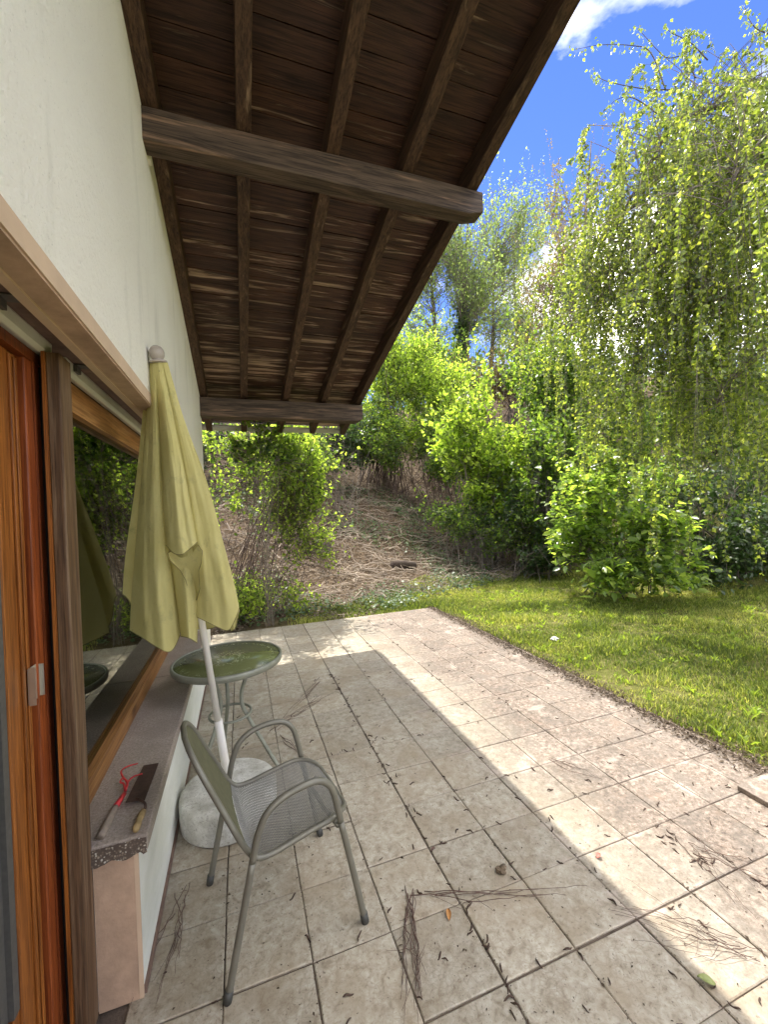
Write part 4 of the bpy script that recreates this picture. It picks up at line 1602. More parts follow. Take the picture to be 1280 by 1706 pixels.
# shrub at the corner of the house, thin stems, backlit yellow-green leaves
b0 = G(395, 1060, 6.35)
plant('shrub', b0, [EL(395, 800, 6.3, .85, .6, .9), EL(480, 850, 6.6, .70, .6, .85), EL(360, 850, 6.4, .5, .5, .9), EL(430, 930, 6.3, .85, .55, .75), EL(440, 740, 6.2, .55, .45, .5), EL(510, 780, 6.9, .5, .4, .6), EL(470, 990, 6.3, .6, .45, .4), EL(390, 980, 6.3, .45, .4, .5)],
      'leafy shrub with many thin bare stems at the far corner of the house', 'shrub', L_BRIGHT, RBARK, 2700, 5, .066, LOZ, .75, .36, .1, .5, 38, .008, .0, .0, 2.4, 1, base_spread=.22, lumps=4, shoots=.16,
      minz=lambda p: hz(p[:, 0], p[:, 1]) + .12)
plant('low_plant', G(385, 1075, 5.95), [(G(385, 1075, 5.95) + np.array([0, 0, .22]), np.array([.22, .18, .22]))],
      'small leafy plant at the foot of the corner shrub', 'plant', L_MID, GBARK, 60, 6, .075, OVA, .5, .14, .1, .7, 18, .004, .2, -2, 2, 2, base_spread=.06, lumps=0)
plant('low_shrub', G(450, 1020, 6.5), [EL(420, 960, 6.5, .6, .4, .45), EL(490, 960, 6.7, .5, .4, .5), EL(370, 960, 6.4, .4, .4, .5), EL(520, 900, 7.0, .45, .35, .45)],
      'loose low twiggy shrub under the corner shrub', 'shrub', L_BRIGHT, RBARK, 650, 4, .058, LOZ, .75, .3, .1, .5, 30, .005, .0, .0, 2.6, 19, base_spread=.45, lumps=5, shoots=.2)
# climbing vine up to the far purlin
plant('climbing_vine', G(450, 1050, 5.95), [(at(440, 735, 5.5), np.array([.24, .15, .24])), (at(428, 690, 5.0), np.array([.15, .10, .14])), (at(470, 760, 5.6), np.array([.32, .2, .22])), (at(400, 745, 5.6), np.array([.3, .2, .16]))],
      'vine hanging from the far eaves beam in front of the corner shrub', 'vine', L_MID, GBARK, 230, 6, .06, LOZ, .85, .16, .3, .6, 12, .005, .1, -.6, 3, 3, base_spread=.03, lumps=2)

# shrubs on the bank
plant('shrub', G(640, 770, 13.8), [EL(645, 640, 13.8, 1.35, 1.0, 1.9), EL(620, 700, 13.6, 1.1, .8, 1.0), EL(668, 600, 14, 1.0, .8, 1.4), EL(650, 730, 13.5, 1.3, .7, .7)],
      'tall bright green shrub with bare upright stems just right of the roof corner', 'shrub', L_BRIGHT, RBARK, 3000, 8, .100, LOZ, .65, .55, .0, .7, 90, .014, .1, -.4, 1.3, 4, base_spread=.45, shoots=.12)
plant('shrub', G(735, 750, 14.6), [EL(735, 650, 14.6, 1.1, .8, 1.5), EL(715, 710, 14.4, 1.1, .7, .9), EL(755, 700, 14.4, 1.0, .7, .9)],
      'narrow light green shrub left of the big yellow green bush', 'shrub', L_BRIGHT, RBARK, 2100, 8, .105, LOZ, .65, .5, .0, .7, 70, .014, .1, -.4, 1.4, 5, base_spread=.4, shoots=.12)
plant('bush', G(820, 900, 10.6), [EL(815, 740, 10.8, 1.4, 1.1, 1.35), EL(760, 740, 10.6, .85, .8, .85), EL(870, 790, 10.4, 1.0, .9, 1.1), EL(830, 670, 11, .9, .8, .7), EL(800, 810, 10.4, .9, .7, .6), EL(860, 860, 10.2, .9, .7, .5)],
      'big yellow green bush in full sun on the bank', 'bush', L_BRIGHT, GBARK, 2500, 7, .115, LOZ, .72, .4, .05, .8, 50, .018, .2, -.4, 1.7, 6, base_spread=.5, shoots=.10)
plant('bush', G(950, 900, 11.0), [EL(945, 700, 11.3, 1.5, 1.2, 2.1), EL(905, 620, 11.6, .9, .8, 1.0), EL(1010, 720, 11.0, 1.2, 1.0, 1.9), EL(905, 830, 10.2, .9, .7, .9), EL(980, 850, 10.5, 1.2, .8, .8)],
      'tall darker green bush behind the broad-leaved bush', 'bush', L_MID, BARK, 3600, 7, .12, LOZ, .75, .45, .05, .7, 50, .022, .2, -.4, 1.4, 7, base_spread=.5, shoots=.10)
plant('bush', G(1040, 990, 7.2), [EL(1030, 860, 7.1, 1.05, .9, .75), EL(960, 840, 7.0, .6, .6, .5), EL(1090, 900, 6.8, .9, .6, .6), EL(1000, 800, 7.4, .6, .6, .45), EL(1060, 945, 6.7, .85, .4, .38), EL(945, 880, 7.0, .42, .4, .35), EL(1000, 930, 6.8, .7, .4, .4), EL(1080, 800, 7.4, .7, .5, .4), EL(1120, 965, 6.5, .6, .35, .25), EL(1030, 975, 6.6, .7, .35, .22)],
      'broad-leaved light green bush leaning over the edge of the lawn', 'bush', L_BUSH, BARK, 1450, 5, .125, OVA, .62, .30, .05, 1.1, 26, .012, .2, -.45, 2.4, 8, base_spread=.3, pick=295, flat=.45, lumps=6, shoots=.10,
      minz=lambda p: hz(p[:, 0], p[:, 1]) + .05)
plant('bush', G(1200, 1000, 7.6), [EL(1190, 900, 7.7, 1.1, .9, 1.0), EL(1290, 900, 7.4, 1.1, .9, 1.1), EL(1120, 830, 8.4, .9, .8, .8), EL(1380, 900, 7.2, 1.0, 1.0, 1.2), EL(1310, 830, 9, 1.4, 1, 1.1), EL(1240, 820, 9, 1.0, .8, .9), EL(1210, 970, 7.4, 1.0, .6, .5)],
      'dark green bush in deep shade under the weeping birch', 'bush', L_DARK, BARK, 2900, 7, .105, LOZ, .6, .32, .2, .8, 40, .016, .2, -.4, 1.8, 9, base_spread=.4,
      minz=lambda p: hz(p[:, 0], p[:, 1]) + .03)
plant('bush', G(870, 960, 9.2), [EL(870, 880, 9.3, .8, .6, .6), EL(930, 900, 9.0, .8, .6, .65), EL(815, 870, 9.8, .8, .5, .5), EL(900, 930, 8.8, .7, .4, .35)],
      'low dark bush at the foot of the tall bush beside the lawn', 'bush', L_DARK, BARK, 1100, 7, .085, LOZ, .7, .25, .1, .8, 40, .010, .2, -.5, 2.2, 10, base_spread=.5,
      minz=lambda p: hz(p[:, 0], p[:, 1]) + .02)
plant('bush', G(1150, 800, 12.5), [EL(1120, 690, 12.5, 2.2, 1.4, 1.9), EL(1270, 690, 12.5, 2.2, 1.4, 2.2), EL(1400, 700, 11.5, 2.0, 1.4, 2.2)],
      'large mid green bush behind the hanging birch strands', 'bush', L_MID, BARK, 4200, 7, .13, LOZ, .72, .5, .05, .7, 50, .022, .2, -.5, 1.2, 14, base_spread=.9)
plant('shrub', G(690, 760, 13.2), [EL(695, 715, 13.2, .9, .7, .7), EL(640, 745, 12.6, 1.0, .6, .45), EL(745, 770, 12.4, .8, .6, .6)],
      'low shrub filling the gap under the tall light green shrubs on the bank', 'shrub', L_MID, RBARK, 1300, 7, .085, LOZ, .7, .35, .1, .7, 60, .008, .0, -.3, 2, 15, base_spread=.6)
plant('shrub', G(560, 760, 11.5), [EL(545, 745, 11.5, .9, .6, .55), EL(590, 735, 12.2, .8, .6, .5), EL(500, 760, 10.5, .7, .5, .5)],
      'low bramble under the roof corner at the top of the bare bank', 'shrub', L_MID, GBARK, 1000, 7, .075, LOZ, .75, .32, .1, .6, 60, .006, .0, -.2, 2, 16, base_spread=.6)
plant('shrub', G(790, 900, 9.9), [EL(790, 865, 9.9, .8, .6, .40), EL(835, 900, 9.4, .7, .5, .35), EL(745, 850, 10.4, .5, .4, .3)],
      'loose trailing shrub spilling onto the bank below the yellow green bush', 'shrub', L_MID, GBARK, 900, 6, .075, LOZ, .7, .3, .1, .7, 50, .006, .0, -.2, 2, 17, base_spread=.5)
plant('bush', G(900, 930, 9.4), [EL(905, 800, 9.6, .7, .6, .8), EL(935, 760, 9.6, .6, .5, .7), EL(900, 870, 9.2, .8, .5, .5)],
      'mid green bush between the yellow green bush and the broad-leaved bush', 'bush', L_MID, GBARK, 1500, 7, .10, LOZ, .72, .35, .1, .7, 40, .010, .1, -.3, 2, 18, base_spread=.4)
# hedge and shrubs filling the top of the bank
plant('bush', G(720, 640, 20), [EL(720, 600, 20, 2.0, 1.2, 1.0), EL(680, 600, 20.5, 1.6, 1.2, 1.5), EL(740, 640, 19, 1.8, 1, 1)],
      'dark green bush below the trunks of the tall trees', 'bush', L_MID, BARK, 1600, 7, .13, LOZ, .7, .6, .1, .7, 30, .03, .2, -.5, 1, 11, base_spread=.6)
plant('bush', G(850, 650, 18), [EL(850, 615, 18, 2.0, 1.4, 1.1), EL(920, 600, 18, 1.6, 1.2, 1.5), EL(800, 640, 18, 1.4, 1, .8)],
      'olive brown bush between the tall trees and the dark green bush', 'bush', L_RED, BARK, 1500, 7, .12, LOZ, .7, .6, .1, .7, 30, .03, .2, -.5, 1, 12, base_spread=.6)
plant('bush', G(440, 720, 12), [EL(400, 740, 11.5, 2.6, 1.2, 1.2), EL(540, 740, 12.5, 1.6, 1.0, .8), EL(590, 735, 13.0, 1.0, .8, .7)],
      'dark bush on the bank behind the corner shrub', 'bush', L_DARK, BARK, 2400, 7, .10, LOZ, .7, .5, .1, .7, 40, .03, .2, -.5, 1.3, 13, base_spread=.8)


# tall trees on top of the bank
def tall(px, ybase, ytop, depth, ells, label, leafm, n_tw, seed, r0=.16, lean=0.0, size=.17, per=6, fork=None, mat=BARK, twl=.9):
    g0 = G(px, ybase, depth)
    topp = at(px + lean, ytop, depth)
    path = [g0, g0 * .7 + topp * .3 + np.array([.1, 0, 0]), g0 * .35 + topp * .65 - np.array([.15, 0, 0]), topp]
    return plant('tree', g0, ells, label, 'tree', leafm, GBARK, n_tw, per, size, LOZ, .7, twl, 0.05, .6, 100, .030, .0, -.5, .5, seed, trunk=dict(path=path, r0=r0, r1=.02, mat=mat, **{'from': .2}), twr=.006, crown_name='crown', lumps=3, shoots=.15)


tall(722, 620, 330, 24, [EL(715, 470, 24, 3.0, 2.2, 5.0), EL(745, 390, 24, 2.2, 1.8, 3.0), EL(690, 550, 24, 2.2, 1.8, 2.4)], 'tall pale green tree nearest the roof edge', L_FAR, 2000, 21, size=.13)
tall(768, 620, 350, 23, [EL(800, 430, 23, 2.8, 2.0, 3.6), EL(760, 530, 23, 2.2, 1.7, 2.4), EL(810, 390, 23, 2.0, 1.6, 2.4)], 'tall pale green tree with dark ivy-clad forked trunk', L_FAR, 1700, 22, r0=.30, lean=14, size=.13)
tall(812, 620, 360, 25, [EL(840, 430, 25, 2.8, 2.0, 3.6), EL(830, 530, 25, 2.6, 1.8, 2.6)], 'slender leafy tree with light trunk right of the ivy-clad tree', L_FAR, 1600, 23, r0=.15, lean=22, size=.13)
tall(860, 620, 380, 27, [EL(870, 450, 27, 3.0, 2.0, 4.0), EL(890, 550, 27, 2.8, 1.8, 2.4)], 'thin pale tree in front of the cloud', L_FAR, 1500, 24, r0=.16, size=.13)
tall(960, 640, 235, 16.5, [EL(955, 430, 16.5, 2.2, 1.8, 3.0), EL(1000, 480, 16.5, 1.8, 1.6, 2.4), EL(905, 480, 16.5, 1.6, 1.4, 2.4), EL(925, 330, 16.5, .9, .7, 1.1), EL(985, 290, 16.5, .5, .5, 1.0)],
     'loose tree with reddish young leaves beside the weeping birch', L_RED, 2300, 25, r0=.2, lean=26, size=.095, per=6, twl=.7)
# ivy on the forked trunk
plant('ivy', G(768, 620, 22.6), [EL(768, 560, 22.6, .42, .42, 1.7)], 'dark ivy clothing the forked trunk', 'ivy', L_DARK, BARK, 420, 6, .14, LOZ, .9, .25, .1, .4, 8, .03, .5, -1, 2, 26, base_spread=.2)
# far-off wood closing the view
wc = Cat()
r_ = np.random.default_rng(55)
n = 26000
xx = r_.uniform(-30, 60, n)
yy_ = r_.uniform(24, 40, n)
hh_ = 1.2 + 1.0 * np.sin(xx * .7) * np.sin(xx * .31 + 1) + 0.02 * np.abs(xx)
pos = np.stack([xx, yy_, hz(xx, yy_) + r_.uniform(0, 1, n) * (hh_ + .8)], 1)
V_, F_, R_ = leaves(pos, r_.normal(size=(n, 3)), r_.normal(size=(n, 3)) + np.array([0, 0, .6]), r_.uniform(.18, .4, n), .75, LOZ, r_.uniform(0, 1, n))
wc.add(V_, F_, R_)
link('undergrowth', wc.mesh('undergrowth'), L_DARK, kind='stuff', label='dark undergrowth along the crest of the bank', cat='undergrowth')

# ------------------------------------------------------------------ weeping birch
def birch():
    r_ = np.random.default_rng(31)
    g0 = G(1470, 980, 6.6)
    root = empty('weeping_birch', tuple(g0), 'weeping birch with long hanging leafy strands at the right edge', 'tree')
    topp = at(1400, 120, 6.6)
    tp = smooth_path([g0, g0 * .6 + topp * .4 + np.array([-.1, .1, 0]), topp * .8 + g0 * .2 + np.array([.1, 0, 0]), topp], 6)
    MB().tube([tuple(p) for p in tp], list(np.linspace(.19, .05, len(tp))), 12).build('trunk', BARK, root)
    limbs = [
        [at(1420, 420, 6.6), at(1330, 250, 6.2), at(1220, 285, 5.8), at(1160, 325, 5.6), at(1110, 380, 5.5), at(1080, 450, 5.4)],
        [at(1410, 340, 6.6), at(1300, 190, 6.0), at(1190, 180, 5.6), at(1120, 220, 5.4), at(1070, 290, 5.3)],
        [at(1420, 380, 6.6), at(1300, 300, 6.2), at(1150, 260, 6.0), at(1060, 320, 5.9), at(1020, 400, 5.8)],
        [at(1430, 500, 6.6), at(1300, 380, 5.6), at(1235, 345, 5.0), at(1215, 450, 4.8), at(1200, 520, 4.7)],
        [at(1420, 400, 6.6), at(1400, 240, 5.2), at(1310, 210, 4.6), at(1240, 270, 4.3), at(1210, 350, 4.2)],
        [at(1420, 450, 6.6), at(1260, 330, 6.2), at(1130, 350, 6.0), at(1040, 430, 6.0), at(985, 520, 5.9)],
        [at(1400, 260, 6.6), at(1330, 150, 6.2), at(1240, 140, 5.9), at(1160, 200, 5.8)],
        [at(1440, 600, 6.6), at(1330, 560, 5.6), at(1250, 600, 5.0), at(1190, 680, 4.8)],
        [at(1440, 560, 6.6), at(1290, 500, 6.0), at(1180, 510, 5.6), at(1100, 560, 5.4), at(1050, 640, 5.3)],
    ]
    rads = [.085, .045, .045, .045, .035, .04, .03, .03, .035]
    allp = []
    for lp, rd in zip(limbs, rads):
        q = smooth_path(lp, 6)
        MB().tube([tuple(p) for p in q], list(np.linspace(rd, .006, len(q))), 7).build('limb', BARK, root)
        allp.append(np.array(q)[6:])
    # strand starting points: along limbs and side shoots spreading from them
    A = np.concatenate(allp)
    n = 1050
    src = A[r_.integers(0, len(A), n)]
    st = src + r_.normal(size=(n, 3)) * np.array([.42, .48, .30]) + np.array([0, 0, .10])
    wood_ = Cat()
    CN = bezier(src, (src + st) / 2 + np.array([0, 0, .12]), st, 4)
    V_, F_ = tubes_np(CN, np.repeat(np.linspace(.006, .003, 4)[None], n, 0))
    wood_.add(V_, F_)
    ln = r_.uniform(.7, 2.6, n)
    zmin = np.where(st[:, 0] > 0, .6, .6) + r_.uniform(0, 1.4, n)
    ln = np.minimum(ln, np.maximum(st[:, 2] - zmin, .3))
    m = 9
    s_ = np.linspace(0, 1, m)
    out_ = unit(st - src) * np.array([1, 1, 0])
    out_ = out_ + r_.normal(size=(n, 3)) * np.array([.25, .25, 0])
    P = st[:, None, :] + out_[:, None, :] * (ln[:, None, None] * .22 * (1 - np.exp(-3 * s_))[None, :, None])
    P[:, :, 2] -= ln[:, None] * (s_ ** 1.35)[None]
    ph = r_.uniform(0, 6.28, (n, 1))
    P[:, :, 0] += .035 * np.sin(s_[None] * 6 + ph) * s_[None]
    P[:, :, 1] += .035 * np.cos(s_[None] * 5 + ph) * s_[None]
    V_, F_ = tubes_np(P, np.repeat(np.linspace(.0026, .0010, m)[None], n, 0))
    wood_.add(V_, F_)
    # second order strands branching off
    k2 = r_.integers(0, n, 1900)
    j2 = r_.integers(1, m - 3, 1900)
    s2 = P[k2, j2]
    l2 = r_.uniform(.3, 1.0, 1900)
    l2 = np.minimum(l2, np.maximum(s2[:, 2] - .55, .15))
    o2 = r_.normal(size=(1900, 3)) * np.array([.35, .35, 0])
    P2 = s2[:, None, :] + o2[:, None, :] * (l2[:, None, None] * (1 - np.exp(-2.5 * s_))[None, :, None])
    P2[:, :, 2] -= l2[:, None] * (s_ ** 1.5)[None]
    V_, F_ = tubes_np(P2, np.repeat(np.linspace(.0018, .0008, m)[None], len(P2), 0))
    wood_.add(V_, F_)
    link('branches', wood_.mesh('branches', True), GBARK, root, kind='stuff')
    lc = Cat()
    for PP, LL, den in ((P, ln, 78), (P2, l2, 62)):
        cnt = np.maximum((LL * den).astype(int), 6)
        idx = np.repeat(np.arange(len(PP)), cnt)
        nn_ = len(idx)
        u_ = r_.uniform(0.02, 1, nn_)
        # some strand ends are bare
        bare = (r_.uniform(0, 1, len(PP)) < .38)[idx] & (u_ > .4)
        pz = u_ * (m - 1)
        i0 = np.minimum(pz.astype(int), m - 2)
        fr = (pz - i0)[:, None]
        pos = PP[idx, i0] * (1 - fr) + PP[idx, i0 + 1] * fr
        axis = r_.normal(size=(nn_, 3)) * np.array([.75, .75, .35]) + np.array([0, 0, -.75])
        nrm = r_.normal(size=(nn_, 3)) * np.array([1, 1, .5]) + np.array([0, 0, .3])
        pos = pos + unit(axis) * .012
        ok = ~bare
        sz = np.clip(r_.normal(.038, .011, nn_), .018, .07)
        rnd = np.clip(r_.normal(.40, .32, nn_), 0, 1)
        V_, F_, R_ = leaves(pos[ok], axis[ok], nrm[ok], sz[ok], .82, LOZ, rnd[ok])
        lc.add(V_, F_, R_)
    link('crown', lc.mesh('crown'), L_BIRCH, root, kind='stuff')
    # thin outer shoots reaching into the sky at the upper left of the crown
    sh = [[(1110, 150), (1085, 88), (1055, 76), (1000, 75), (952, 84)], [(1120, 150), (1075, 148), (1030, 140), (1000, 130), (988, 112)], [(1110, 200), (1060, 165), (1030, 165), (1005, 188)],
          [(1160, 130), (1140, 95), (1110, 95), (1075, 60), (1062, 45)], [(1290, 60), (1262, 48), (1248, 30), (1240, 8)], [(1180, 100), (1150, 70), (1120, 55), (1108, 42)]]
    lc = Cat()
    for q_, pl in enumerate(sh):
        ow = MB()
        pa = smooth_path([at(x, y, 5.2 + .08 * k) for k, (x, y) in enumerate(pl)], 6)
        ow.tube([tuple(p) for p in pa], list(np.linspace(.008, .002, len(pa))), 5)
        ow.build('shoot', BARK, root)
        pa = np.array(pa)
        nn_ = 70
        i0 = r_.integers(3, len(pa), nn_)
        pos = pa[i0] + r_.normal(size=(nn_, 3)) * .035 + np.array([0, 0, -.02])
        axis = r_.normal(size=(nn_, 3)) * .5 + np.array([0, 0, -.8])
        V_, F_, R_ = leaves(pos, axis, r_.normal(size=(nn_, 3)), r_.uniform(.03, .055, nn_), .8, LOZ, np.clip(r_.normal(.4, .2, nn_), 0, 1))
        lc.add(V_, F_, R_)
    link('shoot_leaves', lc.mesh('shoot_leaves'), L_BIRCH, root, kind='stuff')


birch()

# ------------------------------------------------------------------ grass, litter, ground cover
def lawn_mask(x, y):
    e = y < 7.0 + .30 * np.clip(x - 1, 0, 6) + .3 * np.sin(x * 2.1)
    return e & ((x > 2.885 + .05 * np.sin(y * 5 + 2 * np.sin(y * 2.3)) + .025 * np.sin(y * 17)) | (y > 6.03))


r_ = np.random.default_rng(61)
n = 270000
u_ = r_.uniform(0, 1, n)
xx = 2.88 + 6.2 * u_ ** 1.25
yy_ = .4 + 8.6 * r_.uniform(0, 1, n)
extra = r_.uniform(0, 1, n) < .14
xx = np.where(extra, r_.uniform(.6, 3.2, n), xx)
yy_ = np.where(extra, r_.uniform(6.02, 7.3, n), yy_)
dens = clump(np.stack([xx, yy_, xx * 0], 1), 3.0, 5) + clump(np.stack([xx, yy_, xx * 0], 1), 9.0, 6) * .6
edge_thin = (xx < 3.12) & (r_.uniform(0, 1, n) < .55)
ok = lawn_mask(xx, yy_) & (dens > r_.normal(-.75, .6, n)) & ~edge_thin
xx, yy_ = xx[ok], yy_[ok]
n = len(xx)
ht = r_.uniform(.015, .062, n) * (1 + .5 * np.clip(clump(np.stack([xx, yy_, xx * 0], 1), 4, 8), -.6, 1))
a = r_.uniform(0, 6.283, n)
lean = r_.uniform(.1, 1.1, n)
d = np.stack([np.cos(a), np.sin(a), np.zeros(n)], 1)
sd_ = np.stack([-np.sin(a), np.cos(a), np.zeros(n)], 1)
b_ = np.stack([xx, yy_, hz(xx, yy_) - .003], 1)
w = r_.uniform(.0020, .0048, n)[:, None] * (1 + .06 * np.linalg.norm(b_, axis=1))[:, None]
mid = b_ + d * (lean * ht * .35)[:, None] + np.array([0, 0, 1]) * (ht * .6)[:, None]
tip = b_ + d * (lean * ht * 1.0)[:, None] + np.array([0, 0, 1]) * (ht * .95)[:, None]
V_ = np.stack([b_ - sd_ * w, b_ + sd_ * w, mid + sd_ * w * .7, mid - sd_ * w * .7, tip], 1).reshape(-1, 3)
k5 = np.arange(n)[:, None] * 5
F_ = np.concatenate([k5 + np.array([[0, 1, 2]]), k5 + np.array([[0, 2, 3]]), k5 + np.array([[3, 2, 4]])])
dry = clump(np.stack([xx, yy_, xx * 0], 1), 2.4, 9)
rn = np.clip(r_.normal(.44, .32, n) + .28 * dry, 0, 1)
link('grass', npmesh('grass', V_, F_, np.repeat(rn, 5)), L_GRASS, kind='stuff', label='short patchy lawn grass beside the patio', cat='grass')
# broad-leaved weeds in the lawn
wc = Cat()
n = 620
xx = 3.05 + 4.5 * r_.uniform(0, 1, n) ** 1.3
yy_ = r_.uniform(.8, 7.5, n)
ok = lawn_mask(xx, yy_)
xx, yy_ = xx[ok], yy_[ok]
n = len(xx)
per = 9
idx = np.repeat(np.arange(n), per)
a = r_.uniform(0, 6.283, n * per)
axis = np.stack([np.cos(a), np.sin(a), r_.uniform(.5, 3.0, n * per)], 1)
pos = np.stack([xx[idx], yy_[idx], hz(xx, yy_)[idx]], 1) + r_.normal(size=(n * per, 3)) * np.array([.02, .02, 0])
sc_ = r_.uniform(.35, 1.25, n)[idx]
V_, F_, R_ = leaves(pos, axis, np.stack([-np.cos(a) * .5, -np.sin(a) * .5, np.ones(n * per)], 1), sc_ * r_.uniform(.026, .080, n * per), .26, OVA, np.clip(r_.normal(.6, .2, n * per), 0, 1))
wc.add(V_, F_, R_)
link('lawn_weeds', wc.mesh('lawn_weeds'), L_WEED, kind='stuff', label='bright broad-leaved weeds dotted through the lawn', cat='weeds')

# dead sticks on the bank
n = 4200
xx = r_.uniform(-1.5, 8.0, n)
yy_ = 6.6 + 9 * r_.uniform(0, 1, n) ** 1.3
yy_ = yy_ + .2 * np.clip(xx - 1, 0, 5)
pos = np.stack([xx, yy_, hz(xx, yy_) + r_.uniform(.0, .09, n)], 1)
a = r_.normal(.3, 1.0, n)
ln = r_.uniform(.10, .55, n)
d = np.stack([np.cos(a), np.sin(a) * .6, r_.normal(0, .22, n) + np.sin(a) * .25], 1)
P = np.stack([pos - d * ln[:, None] * .5, pos + r_.normal(size=(n, 3)) * .02, pos + d * ln[:, None] * .5], 1)
V_, F_ = tubes_np(P, r_.uniform(.002, .007, (n, 1)) * np.array([[1.0, .9, .5]]))
link('brushwood', npmesh('brushwood', V_, F_), PALEW, kind='stuff', label='pale dead sticks and brushwood strewn over the bank', cat='brushwood')
n = 420
xx = r_.uniform(-.5, 7.0, n)
yy_ = 6.9 + 5.5 * r_.uniform(0, 1, n) + .2 * np.clip(xx - 1, 0, 5)
a = r_.normal(.2, .9, n)
ln = r_.uniform(.5, 1.6, n)
c_ = np.stack([xx, yy_, hz(xx, yy_)], 1)
PP = []
for k in range(6):
    u_ = k / 5 - .5
    px_ = xx + np.cos(a) * ln * u_ + r_.normal(0, .03, n)
    py_ = yy_ + np.sin(a) * .6 * ln * u_ + r_.normal(0, .03, n)
    PP.append(np.stack([px_, py_, hz(px_, py_) + .03 + r_.uniform(0, .09, n)], 1))
V_, F_ = tubes_np(np.stack(PP, 1), r_.uniform(.004, .013, (n, 1)) * np.linspace(1, .4, 6)[None], 5)
link('brushwood', npmesh('brushwood', V_, F_, None, True), PALEW, kind='stuff', label='longer cut branches lying across the bank', cat='brushwood')
# litter
n = 80000
xx = r_.uniform(-3, 9.0, n)
yy_ = 6.05 + 11 * r_.uniform(0, 1, n) ** 1.4
ok = (yy_ > 6.1 + .45 * np.clip(xx - 1.4, 0, 4.5) + .4 * np.sin(xx * 3))
xx, yy_ = xx[ok], yy_[ok]
n = len(xx)
pos = np.stack([xx, yy_, hz(xx, yy_) + r_.uniform(.0, .035, n)], 1)
V_, F_, R_ = leaves(pos, r_.normal(size=(n, 3)) * np.array([1, 1, .3]), r_.normal(size=(n, 3)) * .5 + np.array([0, -.3, 1]), r_.uniform(.02, .06, n), .6, LOZ, np.clip(r_.normal(.45, .28, n), 0, 1))
link('leaf_litter', npmesh('leaf_litter', V_, F_, R_), L_LITTER, kind='stuff', label='brown leaf litter covering the bank', cat='leaf litter')
# ground ivy and seedlings
n = 34000
xx = r_.uniform(-2, 9, n)
yy_ = r_.uniform(6.1, 13, n)
c3 = np.stack([xx, yy_, xx * 0], 1)
want = clump(c3, 1.6, 12) + np.exp(-((xx - 4.9) ** 2 / 2.2 + (yy_ - 8.3) ** 2 / 1.0)) * 1.8 + np.exp(-((xx - 1.9) ** 2 / 1.5 + (yy_ - 6.9) ** 2 / .5)) * 1.0 + np.exp(-((yy_ - 11.5) ** 2) / 2.0) * .9 - .45
ok = (want > r_.normal(.3, .3, n)) & (yy_ > 6.15 + .4 * np.clip(xx - 2.2, 0, 4))
xx, yy_ = xx[ok], yy_[ok]
n = len(xx)
pos = np.stack([xx, yy_, hz(xx, yy_) + r_.uniform(.02, .10, n)], 1)
V_, F_, R_ = leaves(pos, r_.normal(size=(n, 3)) * np.array([1, 1, .3]), r_.normal(size=(n, 3)) * .4 + np.array([0, 0, 1]), r_.uniform(.035, .075, n), .9, LOZ, r_.uniform(0, 1, n))
link('ground_ivy', npmesh('ground_ivy', V_, F_, R_), L_IVY, kind='stuff', label='low ivy spreading over the foot of the bank', cat='ground cover')
# reddish debris along the lawn edge of the patio
n = 15000
xx = 2.90 + r_.normal(0, .075, n)
yy_ = r_.uniform(.7, 6.05, n)
pos = np.stack([xx, yy_, np.where(xx < 2.885, .002, hz(xx, yy_)) + r_.uniform(0, .012, n)], 1)
V_, F_, R_ = leaves(pos, r_.normal(size=(n, 3)) * np.array([1, 1, .25]), r_.normal(size=(n, 3)) * .4 + np.array([0, 0, 1]), r_.uniform(.010, .030, n), .45, LOZ, np.clip(r_.normal(.25, .2, n), 0, 1))
link('edge_debris', npmesh('edge_debris', V_, F_, R_), L_LITTER, kind='stuff', label='dry brown debris gathered along the lawn edge of the patio', cat='debris')
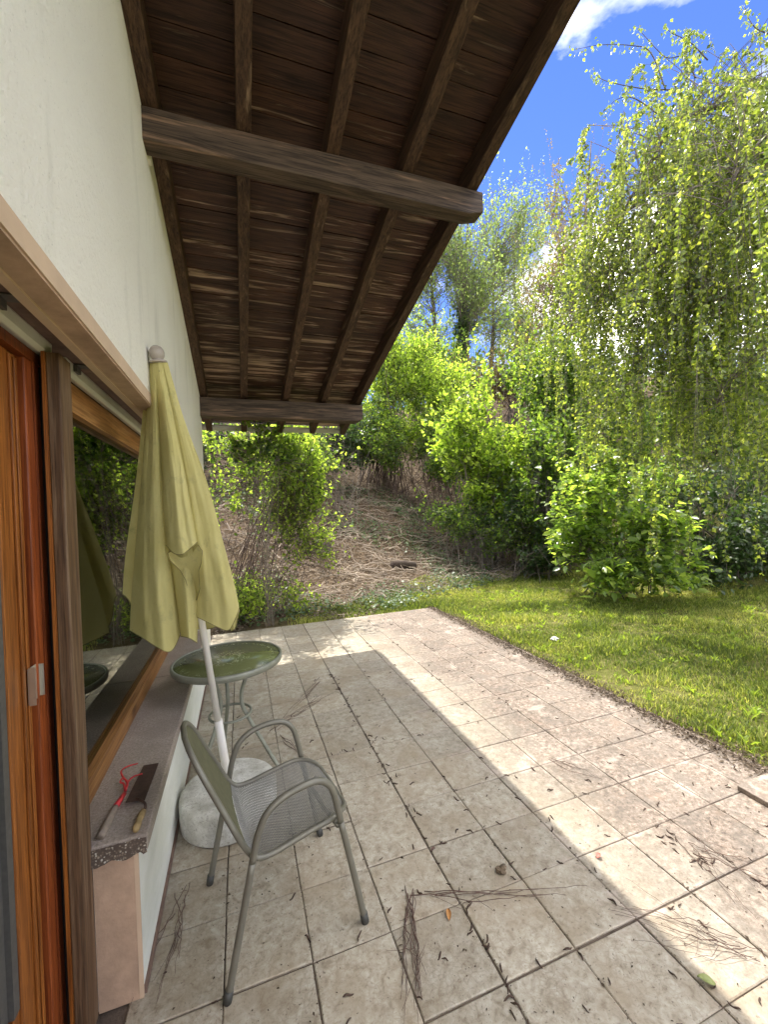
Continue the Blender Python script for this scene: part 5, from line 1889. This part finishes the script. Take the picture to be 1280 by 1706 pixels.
# crumbs on the tiles
n = 8000
xx = r_.uniform(-.34, 2.85, n)
yy_ = .6 + 5.3 * r_.uniform(0, 1, n) ** 1.4
onj = r_.uniform(0, 1, n) < .45
xx = np.where(onj, X0 + TS * np.round((xx - X0) / TS) + r_.normal(0, .006, n), xx)
pos = np.stack([xx, yy_, np.full(n, .0025)], 1)
V_, F_, R_ = leaves(pos, r_.normal(size=(n, 3)) * np.array([1, 1, .1]), r_.normal(size=(n, 3)) * .3 + np.array([0, 0, 1]), np.clip(r_.lognormal(-5.25, .5, n), .0025, .022), .5, LOZ, np.clip(r_.normal(.1, .15, n), 0, 1))
link('crumbs', npmesh('crumbs', V_, F_, R_), L_LITTER, kind='stuff', label='tiny dark crumbs of bark and bud scales on the tiles', cat='debris')


# stumps on the bank
def stump(px, py, depth, r0, h, label, seed):
    g0 = G(px, py, depth)
    rr = random.Random(seed)
    o = MB()
    n = 18
    prof = [(1.35, -.1), (1.12, h * .25), (1.0, h * .6), (.97, h), (.9, h + .004), (.3, h - .01), (.01, h - .012)]
    vs, fs = [], []
    for (k, z_) in prof:
        for q_ in range(n):
            a = 2 * math.pi * q_ / n
            rr_ = r0 * k * (1 + .10 * math.sin(a * 3 + seed) + .06 * math.sin(a * 7))
            vs.append((g0[0] + rr_ * math.cos(a), g0[1] + rr_ * math.sin(a), g0[2] + z_ + .02 * math.sin(a * 2 + seed)))
    for i_ in range(len(prof) - 1):
        for q_ in range(n):
            fs.append((i_ * n + q_, i_ * n + (q_ + 1) % n, (i_ + 1) * n + (q_ + 1) % n, (i_ + 1) * n + q_))
    o.add(vs, fs, True)
    return tag(o.build('tree_stump', BARK), label, 'tree stump')


stump(538, 868, 9.2, .13, .20, 'brown tree stump on the bank beside the corner shrub', 1)
lg = MB()
p0, p1 = G(652, 905, 9.0), G(690, 900, 9.3)
p0[2] += .09
p1[2] += .10
lg.tube([p0, (p0 + p1) / 2 + np.array([0, 0, .02]), p1], [.085, .09, .075], 12)
tag(lg.build('log', simple('dark_rotten_wood', (0.045, 0.030, 0.021), 0.95, 0, 0.4, 20, 0.6)), 'short dark log lying among the brushwood on the bank', 'log')
